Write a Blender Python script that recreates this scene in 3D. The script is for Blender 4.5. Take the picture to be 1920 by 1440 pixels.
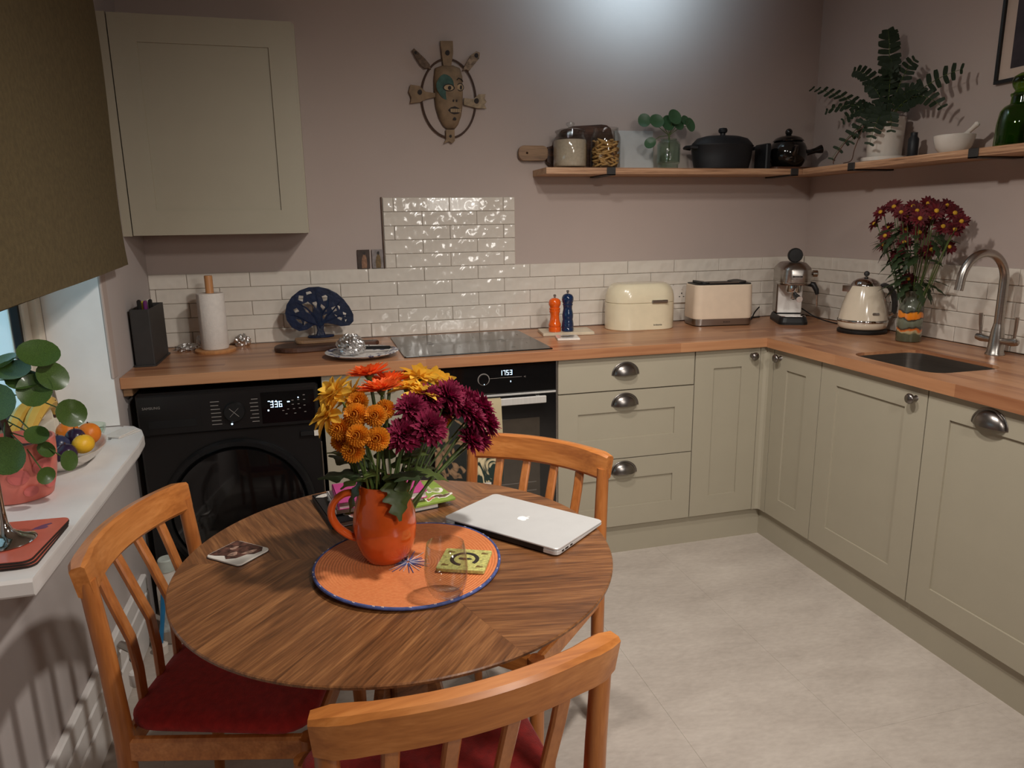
import bpy, math, random
from mathutils import Matrix, Vector
R = math.radians
scene = bpy.context.scene
COL = scene.collection
for o in list(bpy.data.objects):
    bpy.data.objects.remove(o, do_unlink=True)
random.seed(11)

# ------------------------------------------------------------------ camera
CAM = Vector((-0.8916, -3.2314, 1.3882)); YAW, PITCH, ROLL, FPX = 0.2617, 0.2197, -0.0145, 1350.0
Fv = Vector((math.sin(YAW)*math.cos(PITCH), math.cos(YAW)*math.cos(PITCH), -math.sin(PITCH)))
R0 = Vector((math.cos(YAW), -math.sin(YAW), 0)); U0 = R0.cross(Fv)
Rv = math.cos(ROLL)*R0 + math.sin(ROLL)*U0; Uv = -math.sin(ROLL)*R0 + math.cos(ROLL)*U0
cam = bpy.data.cameras.new('camera'); cam.sensor_width = 36; cam.lens = FPX/1920*36; cam.clip_start = .02
camo = bpy.data.objects.new('camera', cam); COL.objects.link(camo)
camo.matrix_world = Matrix(((Rv.x, Uv.x, -Fv.x, CAM.x), (Rv.y, Uv.y, -Fv.y, CAM.y), (Rv.z, Uv.z, -Fv.z, CAM.z), (0, 0, 0, 1)))
scene.camera = camo

# ------------------------------------------------------------------ world, lamps, exposure
w = bpy.data.worlds.new('dusk'); scene.world = w; w.use_nodes = True
bg = w.node_tree.nodes['Background']; bg.inputs[0].default_value = (.40, .66, .76, 1); bg.inputs[1].default_value = 1.3
scene.view_settings.view_transform = 'Standard'; scene.view_settings.look = 'None'
scene.view_settings.exposure = -0.02; scene.view_settings.gamma = 1.0
def lamp(name, kind, loc, power, col, target=None, size=.06, angle=120, blend=1.0):
    l = bpy.data.lights.new(name, kind); l.energy = power; l.color = col; l.shadow_soft_size = size
    if kind == 'SPOT': l.spot_size = R(angle); l.spot_blend = blend
    o = bpy.data.objects.new(name, l); COL.objects.link(o); o.location = loc
    if target: o.rotation_euler = (Vector(target)-Vector(loc)).to_track_quat('-Z', 'Y').to_euler()
    return o
WARM = (1.0, .955, .89)
# ceiling spot bar above the middle of the room (out of the picture)
lamp('ceiling_spot_main', 'SPOT', (-.15, -2.08, 2.30), 92, WARM, (-.35, -1.42, 0), .05, 146, 1.0)
lamp('ceiling_spot_second', 'SPOT', (-.42, -1.55, 2.30), 56, WARM, (1.10, -1.1, .35), .05, 116, 1.0)
# ceiling lamp behind the camera
lamp('ceiling_spot_rear', 'SPOT', (.02, -3.72, 2.22), 72, WARM, (-.15, -.85, .5), .09, 84, 1.0)
# added fill lamp low behind the camera, brightening shaded parts; no known source
lamp('low_fill_lamp', 'SPOT', (.45, -4.05, 1.65), 50, WARM, (-.35, -1.6, .45), .22, 84, 1.0)
# added cool spot, unseen, imitating a lens-flare glow on the upper far wall
lamp('flare_glow_spot', 'SPOT', (.54, -.44, 2.50), 17, (.54, .80, 1.0), (.52, 0, 2.54), .06, 150, 1.0)

# ------------------------------------------------------------------ materials
def S(r, g, b):
    f = lambda c: (c/255/12.92 if c/255 <= .04045 else ((c/255+.055)/1.055)**2.4)
    return (f(r), f(g), f(b), 1)
MATS = {}
def mat(name, col, rough=.5, metal=0, var=.08, scale=25, bump=0, bscale=None, coat=0, trans=0, emit=0, ior=1.45, col2=None, stretch=(1, 1, 1), aniso=0, sss=0, sheen=0, bdist=.004, bdet=3, thin=0):
    if name in MATS: return MATS[name]
    m = bpy.data.materials.new(name); m.use_nodes = True; MATS[name] = m
    nt = m.node_tree; b = nt.nodes['Principled BSDF']
    col = tuple(col[:3])+(1,)
    b.inputs['Roughness'].default_value = rough; b.inputs['Metallic'].default_value = metal
    b.inputs['IOR'].default_value = ior
    b.inputs['Coat Weight'].default_value = coat; b.inputs['Coat Roughness'].default_value = .06
    b.inputs['Transmission Weight'].default_value = trans
    if sheen: b.inputs['Sheen Weight'].default_value = sheen
    if emit: b.inputs['Emission Color'].default_value = col; b.inputs['Emission Strength'].default_value = emit
    tc = nt.nodes.new('ShaderNodeTexCoord'); mp = nt.nodes.new('ShaderNodeMapping'); mp.inputs['Scale'].default_value = stretch
    nt.links.new(tc.outputs['Object'], mp.inputs[0])
    nz = nt.nodes.new('ShaderNodeTexNoise'); nz.inputs['Scale'].default_value = scale; nz.inputs['Detail'].default_value = 4
    nt.links.new(mp.outputs[0], nz.inputs['Vector'])
    mx = nt.nodes.new('ShaderNodeMix'); mx.data_type = 'RGBA'
    c2 = col2 if col2 else tuple(max(0, c*(1-var*2)) for c in col[:3])+(1,)
    c1 = col if col2 else tuple(min(1, c*(1+var)) for c in col[:3])+(1,)
    mx.inputs[6].default_value = c2; mx.inputs[7].default_value = c1
    rp = nt.nodes.new('ShaderNodeMapRange'); rp.inputs[1].default_value = .3; rp.inputs[2].default_value = .7
    nt.links.new(nz.outputs['Fac'], rp.inputs[0]); nt.links.new(rp.outputs[0], mx.inputs[0]); nt.links.new(mx.outputs[2], b.inputs['Base Color'])
    if bump:
        n2 = nt.nodes.new('ShaderNodeTexNoise'); n2.inputs['Scale'].default_value = bscale or scale*4; n2.inputs['Detail'].default_value = bdet
        nt.links.new(mp.outputs[0], n2.inputs['Vector'])
        bp = nt.nodes.new('ShaderNodeBump'); bp.inputs['Strength'].default_value = bump; bp.inputs['Distance'].default_value = bdist
        nt.links.new(n2.outputs['Fac'], bp.inputs['Height']); nt.links.new(bp.outputs[0], b.inputs['Normal'])
    if thin:        # petals and leaves let some light through
        tr = nt.nodes.new('ShaderNodeBsdfTranslucent'); ms = nt.nodes.new('ShaderNodeMixShader'); ms.inputs[0].default_value = thin
        nt.links.new(mx.outputs[2], tr.inputs[0]); nt.links.new(b.outputs[0], ms.inputs[1]); nt.links.new(tr.outputs[0], ms.inputs[2]); nt.links.new(ms.outputs[0], nt.nodes['Material Output'].inputs['Surface'])
    return m
def wood(name, dark, mid, light, rough=.4, grain=(1.3, 16, 16), scale=3.2, coat=0, fine=90, dist=.35):
    """straight grained wood, grain along the object's X axis"""
    m = bpy.data.materials.new(name); m.use_nodes = True; MATS[name] = m
    nt = m.node_tree; b = nt.nodes['Principled BSDF']; N = nt.nodes.new; L = nt.links.new
    tc = N('ShaderNodeTexCoord'); mp = N('ShaderNodeMapping'); mp.inputs['Scale'].default_value = grain
    oi = N('ShaderNodeObjectInfo'); ad = N('ShaderNodeVectorMath'); ad.operation = 'MULTIPLY_ADD'; ad.inputs[1].default_value = (7, 5, 3)
    cmb = N('ShaderNodeCombineXYZ')
    for i in range(3): L(oi.outputs['Random'], cmb.inputs[i])
    L(cmb.outputs[0], ad.inputs[0]); L(tc.outputs['Object'], ad.inputs[2]); L(ad.outputs[0], mp.inputs[0])
    n1 = N('ShaderNodeTexNoise'); n1.inputs['Scale'].default_value = scale; n1.inputs['Detail'].default_value = 6; n1.inputs['Distortion'].default_value = dist
    n2 = N('ShaderNodeTexNoise'); n2.inputs['Scale'].default_value = scale*5; n2.inputs['Detail'].default_value = 4
    L(mp.outputs[0], n1.inputs['Vector']); L(mp.outputs[0], n2.inputs['Vector'])
    sm = N('ShaderNodeMath'); sm.operation = 'MULTIPLY_ADD'; sm.inputs[1].default_value = .35; L(n2.outputs['Fac'], sm.inputs[0])
    s2 = N('ShaderNodeMath'); s2.operation = 'MULTIPLY'; s2.inputs[1].default_value = .65; L(n1.outputs['Fac'], s2.inputs[0]); L(s2.outputs[0], sm.inputs[2])
    cr = N('ShaderNodeValToRGB'); e = cr.color_ramp.elements
    e[0].position = .34; e[0].color = dark; e[1].position = .66; e[1].color = light
    k = e.new(.5); k.color = mid
    L(sm.outputs[0], cr.inputs[0]); L(cr.outputs[0], b.inputs['Base Color'])
    b.inputs['Roughness'].default_value = rough; b.inputs['Coat Weight'].default_value = coat; b.inputs['Coat Roughness'].default_value = .2
    bp = N('ShaderNodeBump'); bp.inputs['Strength'].default_value = .06; bp.inputs['Distance'].default_value = .002; L(n2.outputs['Fac'], bp.inputs['Height']); L(bp.outputs[0], b.inputs['Normal'])
    return m
def glassmat(name, col=(1, 1, 1, 1), rough=.0, ior=1.45):
    """thin clear glass: tinted see-through with fresnel reflection on every wall"""
    m = bpy.data.materials.new(name); m.use_nodes = True; MATS[name] = m; nt = m.node_tree; nt.nodes.remove(nt.nodes['Principled BSDF'])
    t = nt.nodes.new('ShaderNodeBsdfTransparent'); t.inputs[0].default_value = col; g = nt.nodes.new('ShaderNodeBsdfGlossy'); g.inputs['Roughness'].default_value = max(rough, .02)
    lw = nt.nodes.new('ShaderNodeLayerWeight'); lw.inputs[0].default_value = .5; pw = nt.nodes.new('ShaderNodeMath'); pw.operation = 'POWER'; pw.inputs[1].default_value = 3; f = nt.nodes.new('ShaderNodeMath'); f.operation = 'MULTIPLY_ADD'; f.inputs[1].default_value = .7; f.inputs[2].default_value = .05; nt.links.new(lw.outputs['Facing'], pw.inputs[0]); nt.links.new(pw.outputs[0], f.inputs[0]); x = nt.nodes.new('ShaderNodeMixShader')
    nz = nt.nodes.new('ShaderNodeTexNoise'); nz.inputs['Scale'].default_value = 14; bp = nt.nodes.new('ShaderNodeBump'); bp.inputs['Strength'].default_value = .03; nt.links.new(nz.outputs['Fac'], bp.inputs['Height']); nt.links.new(bp.outputs[0], g.inputs['Normal'])
    nt.links.new(f.outputs[0], x.inputs[0]); nt.links.new(t.outputs[0], x.inputs[1]); nt.links.new(g.outputs[0], x.inputs[2]); nt.links.new(x.outputs[0], nt.nodes['Material Output'].inputs['Surface'])
    return m

WALL = mat('wall_paint', S(184, 168, 160), .85, var=.015, scale=3, bump=.05, bscale=160)
CEIL = mat('ceiling_paint', S(205, 196, 188), .9, var=.01, scale=3)
WHITE = mat('white_gloss_paint', S(238, 233, 229), .35, var=.03, scale=9, bump=.03, bscale=30)
CREAMP = mat('cream_frame_paint', S(222, 208, 190), .4, var=.03, scale=12)
SAGE = mat('sage_cabinet_paint', S(166, 157, 138), .5, var=.012, scale=8, bump=.03, bscale=260)
SAGE_IN = mat('cabinet_carcass', S(120, 112, 98), .7, var=.02)
GROUT = mat('grout', S(186, 174, 160), .9, var=.05, scale=60)
TILE = mat('glazed_tile', S(222, 213, 201), .10, var=.04, scale=6, bump=.7, bscale=30, coat=.3, bdist=.007, bdet=.3)
TRIM = mat('dark_metal_trim', S(70, 52, 42), .45, .6)
STEEL = mat('brushed_steel', S(176, 170, 164), .28, 1, var=.05, scale=6, stretch=(1, 1, 30), bump=.02, bscale=200)
BSTEEL = mat('bright_steel', S(220, 216, 210), .42, .5, var=.03, scale=6, stretch=(30, 1, 1))
CHROME = mat('polished_chrome', S(205, 203, 200), .08, 1, var=.02)
PEWTER = mat('pewter_handle', S(136, 130, 126), .3, 1, var=.05, scale=30)
BLACKG = mat('black_glass', S(12, 12, 13), .07, var=.05, coat=.5)
HOBG = mat('hob_glass', S(16, 15, 15), .2, var=.05, coat=.2)
BLACKP = mat('black_plastic', S(22, 21, 21), .45, var=.08)
WMBLACK = mat('washer_black_enamel', S(26, 24, 24), .3, var=.05, scale=5)
DKGREY = mat('dark_grey_metal', S(58, 56, 55), .5, .2, var=.06)
RUBBER = mat('dark_gasket', S(26, 26, 28), .7)
BEECH = mat('beech', S(196, 138, 88), .45, var=.08, scale=8, stretch=(12, 12, 1))
ORANGEW = wood('chair_teak', S(166, 96, 42), S(192, 118, 56), S(212, 138, 74), .36, (1.2, 14, 14), 2.4, .25)
ORANGEV = wood('chair_teak_upright', S(156, 88, 40), S(180, 108, 52), S(200, 126, 66), .36, (14, 14, 1.2), 2.4, .25)
WALNUT = wood('walnut_veneer', S(84, 52, 30), S(122, 78, 46), S(158, 108, 66), .32, (.9, 15, 15), 4.2, .25, dist=1.1)
WALNUTD = wood('walnut_solid', S(96, 58, 32), S(132, 82, 46), S(164, 108, 64), .38, (1.2, 14, 14), 2.6)
DARKWOOD = wood('dark_walnut_board', S(38, 22, 14), S(70, 42, 28), S(98, 62, 42), .45, (1.2, 12, 12), 3)
PALEWOOD = wood('pale_oak_board', S(112, 82, 56), S(142, 108, 76), S(166, 130, 96), .5, (1.2, 12, 12), 3)
PLY = wood('plywood_face', S(168, 128, 96), S(188, 148, 114), S(204, 166, 130), .55, (1, 8, 8), 2)
REDFAB = mat('red_wool_fabric', S(176, 38, 34), .95, var=.14, scale=60, bump=.35, bscale=420, sheen=.15)
BLIND = mat('olive_linen', S(98, 84, 56), .95, var=.10, scale=70, bump=.3, bscale=320)
CREAM = mat('cream_enamel', S(226, 214, 184), .22, var=.02, coat=.4)
CREAM2 = mat('cream_toaster', S(228, 208, 184), .4, var=.02)
IVORY = mat('ivory_kettle', S(220, 206, 184), .14, var=.02, coat=.6)
PAPER = mat('white_paper', S(226, 218, 210), .9, var=.03, scale=60, bump=.2, bscale=160)
PORC = mat('white_porcelain', S(222, 214, 204), .2, var=.03, coat=.4)
ORMILL = mat('orange_lacquer', S(226, 92, 22), .16, var=.04, coat=.5)
BLUMILL = mat('navy_lacquer', S(20, 42, 76), .16, var=.05, coat=.5)
NAVYIRON = mat('navy_cast_iron', S(22, 34, 60), .32, var=.18, scale=40, bump=.3, bscale=60)
MARBLE = mat('cream_marble', S(206, 190, 164), .3, var=.12, scale=18)
JUG = mat('orange_glaze', S(204, 86, 30), .14, var=.16, scale=14, coat=.6)
FOIL = mat('aluminium_foil', S(224, 222, 220), .28, 1, var=.05, bump=.5, bscale=55)
POTBLACK = mat('matt_black_iron', S(26, 28, 32), .5, var=.08)
POTGLOSS = mat('black_ceramic_glaze', S(14, 14, 14), .1, var=.1, coat=.6)
LEAF = mat('leaf_green', S(74, 88, 40), .45, var=.25, scale=22, thin=.25)
LEAFD = mat('leaf_dark_green', S(46, 60, 34), .5, var=.22, scale=22, thin=.15)
LEAFP = mat('pilea_leaf', S(82, 108, 50), .3, var=.3, scale=34, coat=.15, thin=.2)
FERN = mat('fern_green', S(40, 56, 36), .6, var=.2, scale=40, thin=.15)
STEM = mat('stem_green', S(78, 96, 44), .5, var=.2)
BROWNSTEM = mat('brown_stem', S(92, 64, 48), .7, var=.25, scale=60)
PURPLE = mat('purple_petal', S(130, 14, 58), .75, var=.15, scale=50, thin=.3)
AMBER = mat('amber_petal', S(236, 156, 40), .7, var=.15, scale=60, thin=.3)
YELLOW = mat('yellow_petal', S(250, 200, 74), .65, var=.10, scale=40, thin=.4)
ORANGEP = mat('orange_petal', S(240, 108, 46), .65, var=.14, scale=40, thin=.35)
REDP = mat('dark_red_petal', S(100, 20, 30), .7, var=.3, scale=60, thin=.2)
YCENTRE = mat('yellow_centre', S(206, 156, 40), .8, var=.2, scale=200)
DCENTRE = mat('brown_centre', S(92, 54, 18), .8, var=.25, scale=200)
GLASS = glassmat('clear_glass', (.91, .915, .91, 1)); GREENGL = glassmat('green_bottle_glass', (.34, .54, .10, 1)); PALEGREEN = glassmat('pale_green_glass', (.90, .97, .92, 1)); WINGLASS = glassmat('window_pane_glass', (.96, .98, 1, 1), 0, 1.1)
ALU = mat('laptop_aluminium', S(214, 213, 211), .38, .25, var=.015)
LOGO = mat('white_logo', S(250, 250, 250), .3, var=.0)
LEDW = mat('display_white', (.62, .82, 1, 1), .5, emit=1.5, var=0)
PRINTG = mat('print_grey', S(136, 128, 122), .6, var=.05)
PRINTD = mat('print_dark', S(44, 36, 32), .6, var=.05)
# ------------------------------------------------------------------ mesh helpers
def circ(r, n, z=0, cx=0, cy=0, ry=None, a0=0):
    ry = r if ry is None else ry
    return [Vector((cx+r*math.cos(a0+2*math.pi*i/n), cy+ry*math.sin(a0+2*math.pi*i/n), z)) for i in range(n)]
def rrect(w, d, r, n=4, z=0):
    r = max(1e-5, min(r, w/2-1e-5, d/2-1e-5)); out = []
    for sx, sy, a in ((1, 1, 0), (-1, 1, 90), (-1, -1, 180), (1, -1, 270)):
        for i in range(n+1):
            t = R(a+90*i/n); out.append(Vector((sx*(w/2-r)+r*math.cos(t), sy*(d/2-r)+r*math.sin(t), z)))
    return out
def T(x=0, y=0, z=0): return Matrix.Translation((x, y, z))
def RX(a): return Matrix.Rotation(R(a), 4, 'X')
def RY(a): return Matrix.Rotation(R(a), 4, 'Y')
def RZ(a): return Matrix.Rotation(R(a), 4, 'Z')
class MB:
    def __init__(s): s.v = []; s.f = []; s.sm = []
    def add(s, vs, fs, smooth=False, M=None):
        k = len(s.v)
        s.v += [tuple(M @ Vector(p)) if M else tuple(p) for p in vs]
        s.f += [tuple(i+k for i in q) for q in fs]; s.sm += [smooth]*len(fs); return s
    def loft(s, rings, cap0=True, cap1=True, smooth=True, M=None, closed=True):
        n = len(rings[0]); vs = [p for r in rings for p in r]; fs = []
        for j in range(len(rings)-1):
            for i in range(n if closed else n-1):
                a, b = j*n+i, j*n+(i+1) % n; fs.append((a, b, b+n, a+n))
        s.add(vs, fs, smooth, M); k = len(s.v)-len(vs)
        if cap0: s.f.append(tuple(k+i for i in reversed(range(n)))); s.sm.append(False)
        if cap1: s.f.append(tuple(k+len(vs)-n+i for i in range(n))); s.sm.append(False)
        return s
    def lathe(s, prof, n=28, M=None, cap0=True, cap1=True, smooth=True, ry=1):
        return s.loft([circ(max(r, 1e-4), n, z, ry=max(r, 1e-4)*ry) for r, z in prof], cap0, cap1, smooth, M)
    def prism(s, poly, z0, z1, M=None, b=0):
        P = [Vector((p[0], p[1], 0)) for p in poly]
        if b:
            c = sum(P, Vector())/len(P); ins = [c+(p-c)*(1-b/max((p-c).length, 1e-6)) for p in P]
            return s.loft([[Vector((p.x, p.y, z0)) for p in ins], [Vector((p.x, p.y, z0+b)) for p in P], [Vector((p.x, p.y, z1-b)) for p in P], [Vector((p.x, p.y, z1)) for p in ins]], smooth=False, M=M)
        return s.loft([[Vector((p.x, p.y, z0)) for p in P], [Vector((p.x, p.y, z1)) for p in P]], smooth=False, M=M)
    def box(s, x0, x1, y0, y1, z0, z1, b=0, M=None):
        c = Vector(((x0+x1)/2, (y0+y1)/2, (z0+z1)/2)); h = (abs(x1-x0)/2, abs(y1-y0)/2, abs(z1-z0)/2)
        b = min(b, min(h)*.9)
        if b <= 0:
            vs = [c+Vector((sx*h[0], sy*h[1], sz*h[2])) for sx in (-1, 1) for sy in (-1, 1) for sz in (-1, 1)]
            return s.add(vs, [(0, 1, 3, 2), (4, 6, 7, 5), (0, 4, 5, 1), (2, 3, 7, 6), (0, 2, 6, 4), (1, 5, 7, 3)], False, M)
        vs = []; ix = {}
        for sx in (-1, 1):
            for sy in (-1, 1):
                for sz in (-1, 1):
                    for a in range(3):
                        sg = (sx, sy, sz); p = [sg[k]*(h[k]-(0 if k == a else b)) for k in range(3)]
                        ix[(sx, sy, sz, a)] = len(vs); vs.append(c+Vector(p))
        fs = []
        for a in range(3):
            u, v_ = [k for k in range(3) if k != a]
            for sg in (-1, 1):
                q = []
                for su, sv in ((-1, -1), (1, -1), (1, 1), (-1, 1)):
                    t = [0, 0, 0]; t[a] = sg; t[u] = su; t[v_] = sv; q.append(ix[(*t, a)])
                fs.append(tuple(q))
            for su in (-1, 1):
                for sv in (-1, 1):
                    t0 = [0, 0, 0]; t0[a] = -1; t0[u] = su; t0[v_] = sv; t1 = list(t0); t1[a] = 1
                    fs.append((ix[(*t0, u)], ix[(*t1, u)], ix[(*t1, v_)], ix[(*t0, v_)]))
        for sx in (-1, 1):
            for sy in (-1, 1):
                for sz in (-1, 1): fs.append(tuple(ix[(sx, sy, sz, a)] for a in range(3)))
        return s.add(vs, fs, False, M)
    def tube(s, pts, rad, n=10, M=None, cap=True, flat=1.0, up=None, smooth=True):
        P = [Vector(p) for p in pts]; rad = rad if isinstance(rad, (list, tuple)) else [rad]*len(P)
        rings = []; nrm = Vector(up) if up else None
        for i, p in enumerate(P):
            t = (P[min(i+1, len(P)-1)]-P[max(i-1, 0)]).normalized()
            if nrm is None: nrm = t.orthogonal().normalized()
            nrm = (nrm-t*nrm.dot(t)).normalized(); bn = t.cross(nrm)
            rings.append([p+rad[i]*(math.cos(2*math.pi*k/n)*nrm+flat*math.sin(2*math.pi*k/n)*bn) for k in range(n)])
        return s.loft(rings, cap, cap, smooth, M)
    def strip(s, pts, w, th, up, M=None, smooth=True, ch=.25):
        """board of section w x th swept along a path; w lies along 'up'"""
        P = [Vector(p) for p in pts]; up = Vector(up).normalized(); rings = []
        W = w if isinstance(w, (list, tuple)) else [w]*len(P); TH = th if isinstance(th, (list, tuple)) else [th]*len(P)
        for i, p in enumerate(P):
            t = (P[min(i+1, len(P)-1)]-P[max(i-1, 0)]).normalized()
            u = (up-t*up.dot(t)).normalized(); bn = t.cross(u); a, b = W[i]/2, TH[i]/2; c = min(a, b)*ch*2
            sec = [(a, b-c), (a-c, b), (-a+c, b), (-a, b-c), (-a, -b+c), (-a+c, -b), (a-c, -b), (a, -b+c)]
            rings.append([p+u*x+bn*y for x, y in sec])
        return s.loft(rings, smooth=smooth, M=M)
    def sphere(s, c, r, n=16, m=10, M=None, sc=(1, 1, 1)):
        rings = [[Vector((c[0]+sc[0]*r*math.sin(a)*math.cos(2*math.pi*i/n), c[1]+sc[1]*r*math.sin(a)*math.sin(2*math.pi*i/n), c[2]+sc[2]*r*math.cos(a))) for i in range(n)] for a in [math.pi*(.02+.96*j/m) for j in range(m+1)]]
        return s.loft(rings, M=M)
    def mesh(s, name, angle=35):
        me = bpy.data.meshes.new(name); me.from_pydata(s.v, [], s.f)
        import bmesh
        bm = bmesh.new(); bm.from_mesh(me); bmesh.ops.recalc_face_normals(bm, faces=bm.faces); bm.to_mesh(me); bm.free()
        me.polygons.foreach_set('use_smooth', s.sm)
        if any(s.sm): me.set_sharp_from_angle(angle=R(angle))
        me.update(); return me
    def build(s, name, m, parent=None, angle=35, **k): return link(name, s.mesh(name, angle), m, parent, **k)
def link(name, me, m=None, parent=None, label=None, cat=None, group=None, kind=None, M=None):
    if m is not None:
        me.materials.clear(); me.materials.append(m)
    o = bpy.data.objects.new(name, me); COL.objects.link(o)
    if M is not None: o.matrix_local = M
    if parent: o.parent = parent
    return tag(o, label, cat, group, kind)
def tag(o, label=None, cat=None, group=None, kind=None):
    if label: o['label'] = label
    if cat: o['category'] = cat
    if group: o['group'] = group
    if kind: o['kind'] = kind
    return o
def thing(name, label, cat, loc=(0, 0, 0), rz=0, group=None):
    o = bpy.data.objects.new(name, None); COL.objects.link(o); o.empty_display_size = .05
    o.location = loc; o.rotation_euler = (0, 0, R(rz)); return tag(o, label, cat, group)
def copy_tree(o, parent=None):
    c = o.copy(); COL.objects.link(c); c.parent = parent
    for ch in list(o.children): copy_tree(ch, c)
    return c
def curve2d(name, splines, ext, m, parent=None, M=None, bev=0, **k):
    cu = bpy.data.curves.new(name, 'CURVE'); cu.dimensions = '2D'; cu.fill_mode = 'BOTH'; cu.extrude = ext; cu.bevel_depth = bev
    for sp in splines:
        q = cu.splines.new('POLY'); q.points.add(len(sp)-1); q.use_cyclic_u = True
        for i, p in enumerate(sp): q.points[i].co = (p[0], p[1], 0, 1)
    t = bpy.data.objects.new(name, cu); COL.objects.link(t)
    dg = bpy.context.evaluated_depsgraph_get(); me = bpy.data.meshes.new_from_object(t.evaluated_get(dg)); bpy.data.objects.remove(t)
    return link(name, me, m, parent, M=M, **k)
def text(name, body, size, m, parent=None, M=None, ext=.0004, **k):
    cu = bpy.data.curves.new(name, 'FONT'); cu.body = body; cu.size = size; cu.extrude = ext; cu.align_x = 'CENTER'; cu.align_y = 'CENTER'; cu.resolution_u = 2
    t = bpy.data.objects.new(name, cu); COL.objects.link(t)
    dg = bpy.context.evaluated_depsgraph_get(); me = bpy.data.meshes.new_from_object(t.evaluated_get(dg)); bpy.data.objects.remove(t)
    return link(name, me, m, parent, M=M, **k)
def blob(cx, cy, rx, ry, n=14, wob=.2, rot=0, seed=0):
    rnd = random.Random(seed); ph = [rnd.uniform(0, 6.28) for _ in range(3)]; out = []
    for i in range(n):
        a = 2*math.pi*i/n; k = 1+wob*(math.sin(2*a+ph[0])+.6*math.sin(3*a+ph[1])+.4*math.sin(5*a+ph[2]))/2
        x, y = rx*k*math.cos(a), ry*k*math.sin(a); out.append((cx+x*math.cos(rot)-y*math.sin(rot), cy+x*math.sin(rot)+y*math.cos(rot)))
    return out
FRONT = RX(90)                       # text or outline laid in XY -> upright, facing -Y
SIDE = RZ(-90)                       # a front built facing -Y -> facing -X, running towards -Y
def smooth_path(P, n=6):
    P = [Vector(p) for p in P]; out = []
    for i in range(len(P)-1):
        a, b, c, d = P[max(i-1, 0)], P[i], P[i+1], P[min(i+2, len(P)-1)]
        for k in range(n):
            t = k/n; out.append(.5*((2*b)+(c-a)*t+(2*a-5*b+4*c-d)*t*t+(3*b-a-3*c+d)*t**3))
    return out+[P[-1]]
# ------------------------------------------------------------------ the room
XL, XR, TOPZ, CZ = -1.549, 1.542, .9025, 2.56
YB = -4.35
# floor: concrete-look vinyl tiles on a screed
def floor_mat():
    m = bpy.data.materials.new('vinyl_floor'); m.use_nodes = True; nt = m.node_tree; b = nt.nodes['Principled BSDF']; N = nt.nodes.new; L = nt.links.new
    g = N('ShaderNodeNewGeometry')
    n1 = N('ShaderNodeTexNoise'); n1.inputs['Scale'].default_value = 2.6; n1.inputs['Detail'].default_value = 9; n1.inputs['Roughness'].default_value = .68
    n2 = N('ShaderNodeTexNoise'); n2.inputs['Scale'].default_value = 38; n2.inputs['Detail'].default_value = 6
    mp = N('ShaderNodeMapping'); mp.inputs['Scale'].default_value = (1, 2.2, 1); mp.inputs['Rotation'].default_value = (0, 0, .5)
    L(g.outputs['Position'], mp.inputs[0]); L(mp.outputs[0], n1.inputs['Vector']); L(mp.outputs[0], n2.inputs['Vector'])
    ad = N('ShaderNodeMath'); ad.operation = 'MULTIPLY_ADD'; ad.inputs[1].default_value = .3; L(n2.outputs['Fac'], ad.inputs[0])
    k = N('ShaderNodeMath'); k.operation = 'MULTIPLY'; k.inputs[1].default_value = .7; L(n1.outputs['Fac'], k.inputs[0]); L(k.outputs[0], ad.inputs[2])
    cr = N('ShaderNodeValToRGB'); e = cr.color_ramp.elements; e[0].position = .32; e[0].color = S(166, 154, 144); e[1].position = .66; e[1].color = S(198, 187, 176)
    L(ad.outputs[0], cr.inputs[0]); L(cr.outputs[0], b.inputs['Base Color']); b.inputs['Roughness'].default_value = .42
    bp = N('ShaderNodeBump'); bp.inputs['Strength'].default_value = .12; bp.inputs['Distance'].default_value = .003; L(n2.outputs['Fac'], bp.inputs['Height']); L(bp.outputs[0], b.inputs['Normal'])
    return m
FLOOR = floor_mat()
floor = MB().box(XL-.25, XR+.1, YB-.1, .1, -.06, -.002).build('floor', mat('floor_screed', S(150, 138, 126), .9), kind='structure')
tw, tl = .457, .914
k = 0
for i in range(-4, 5):
    x0, x1 = max(-.0+i*tw, XL+.0), min((i+1)*tw, XR)
    if x1-x0 < .01: continue
    for j in range(-7, 3):
        y0 = j*tl+(.457 if i % 2 else 0)-.43; y1 = y0+tl; y0, y1 = max(y0, YB), min(y1, 0)
        if y1-y0 < .01: continue
        MB().box(x0+.0002, x1-.0002, y0+.0002, y1-.0002, -.002, 0, .0003).build('floor_tile', FLOOR, floor)
MB().box(XL-.25, XR+.1, YB-.1, .1, CZ, CZ+.06).build('ceiling', CEIL, kind='structure')
wall_back = MB().box(XL-.25, XR+.1, 0, .1, -.06, CZ).build('wall_back', WALL, kind='structure')
wall_right = MB().box(XR, XR+.1, YB, 0, 0, CZ).build('wall_right', WALL, kind='structure')
MB().box(XL-.25, XR+.1, YB-.1, YB, 0, CZ).build('wall_front', WALL, kind='structure')
WY0, WY1, SZ = -.68, -1.82, .757            # window opening along y, sill height
wl = MB(); X0 = XL-.25
wl.box(X0, XL, WY0, 0, 0, CZ); wl.box(X0, XL, WY1, WY0, 0, SZ-.04); wl.box(X0, XL, WY1, WY0, 2.16, CZ); wl.box(X0, XL, YB, WY1, 0, CZ)
wall_left = wl.build('wall_left', mat('window_wall_paint', S(190, 180, 176), .7, var=.02, scale=4, bump=.05, bscale=120), kind='structure')
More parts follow.
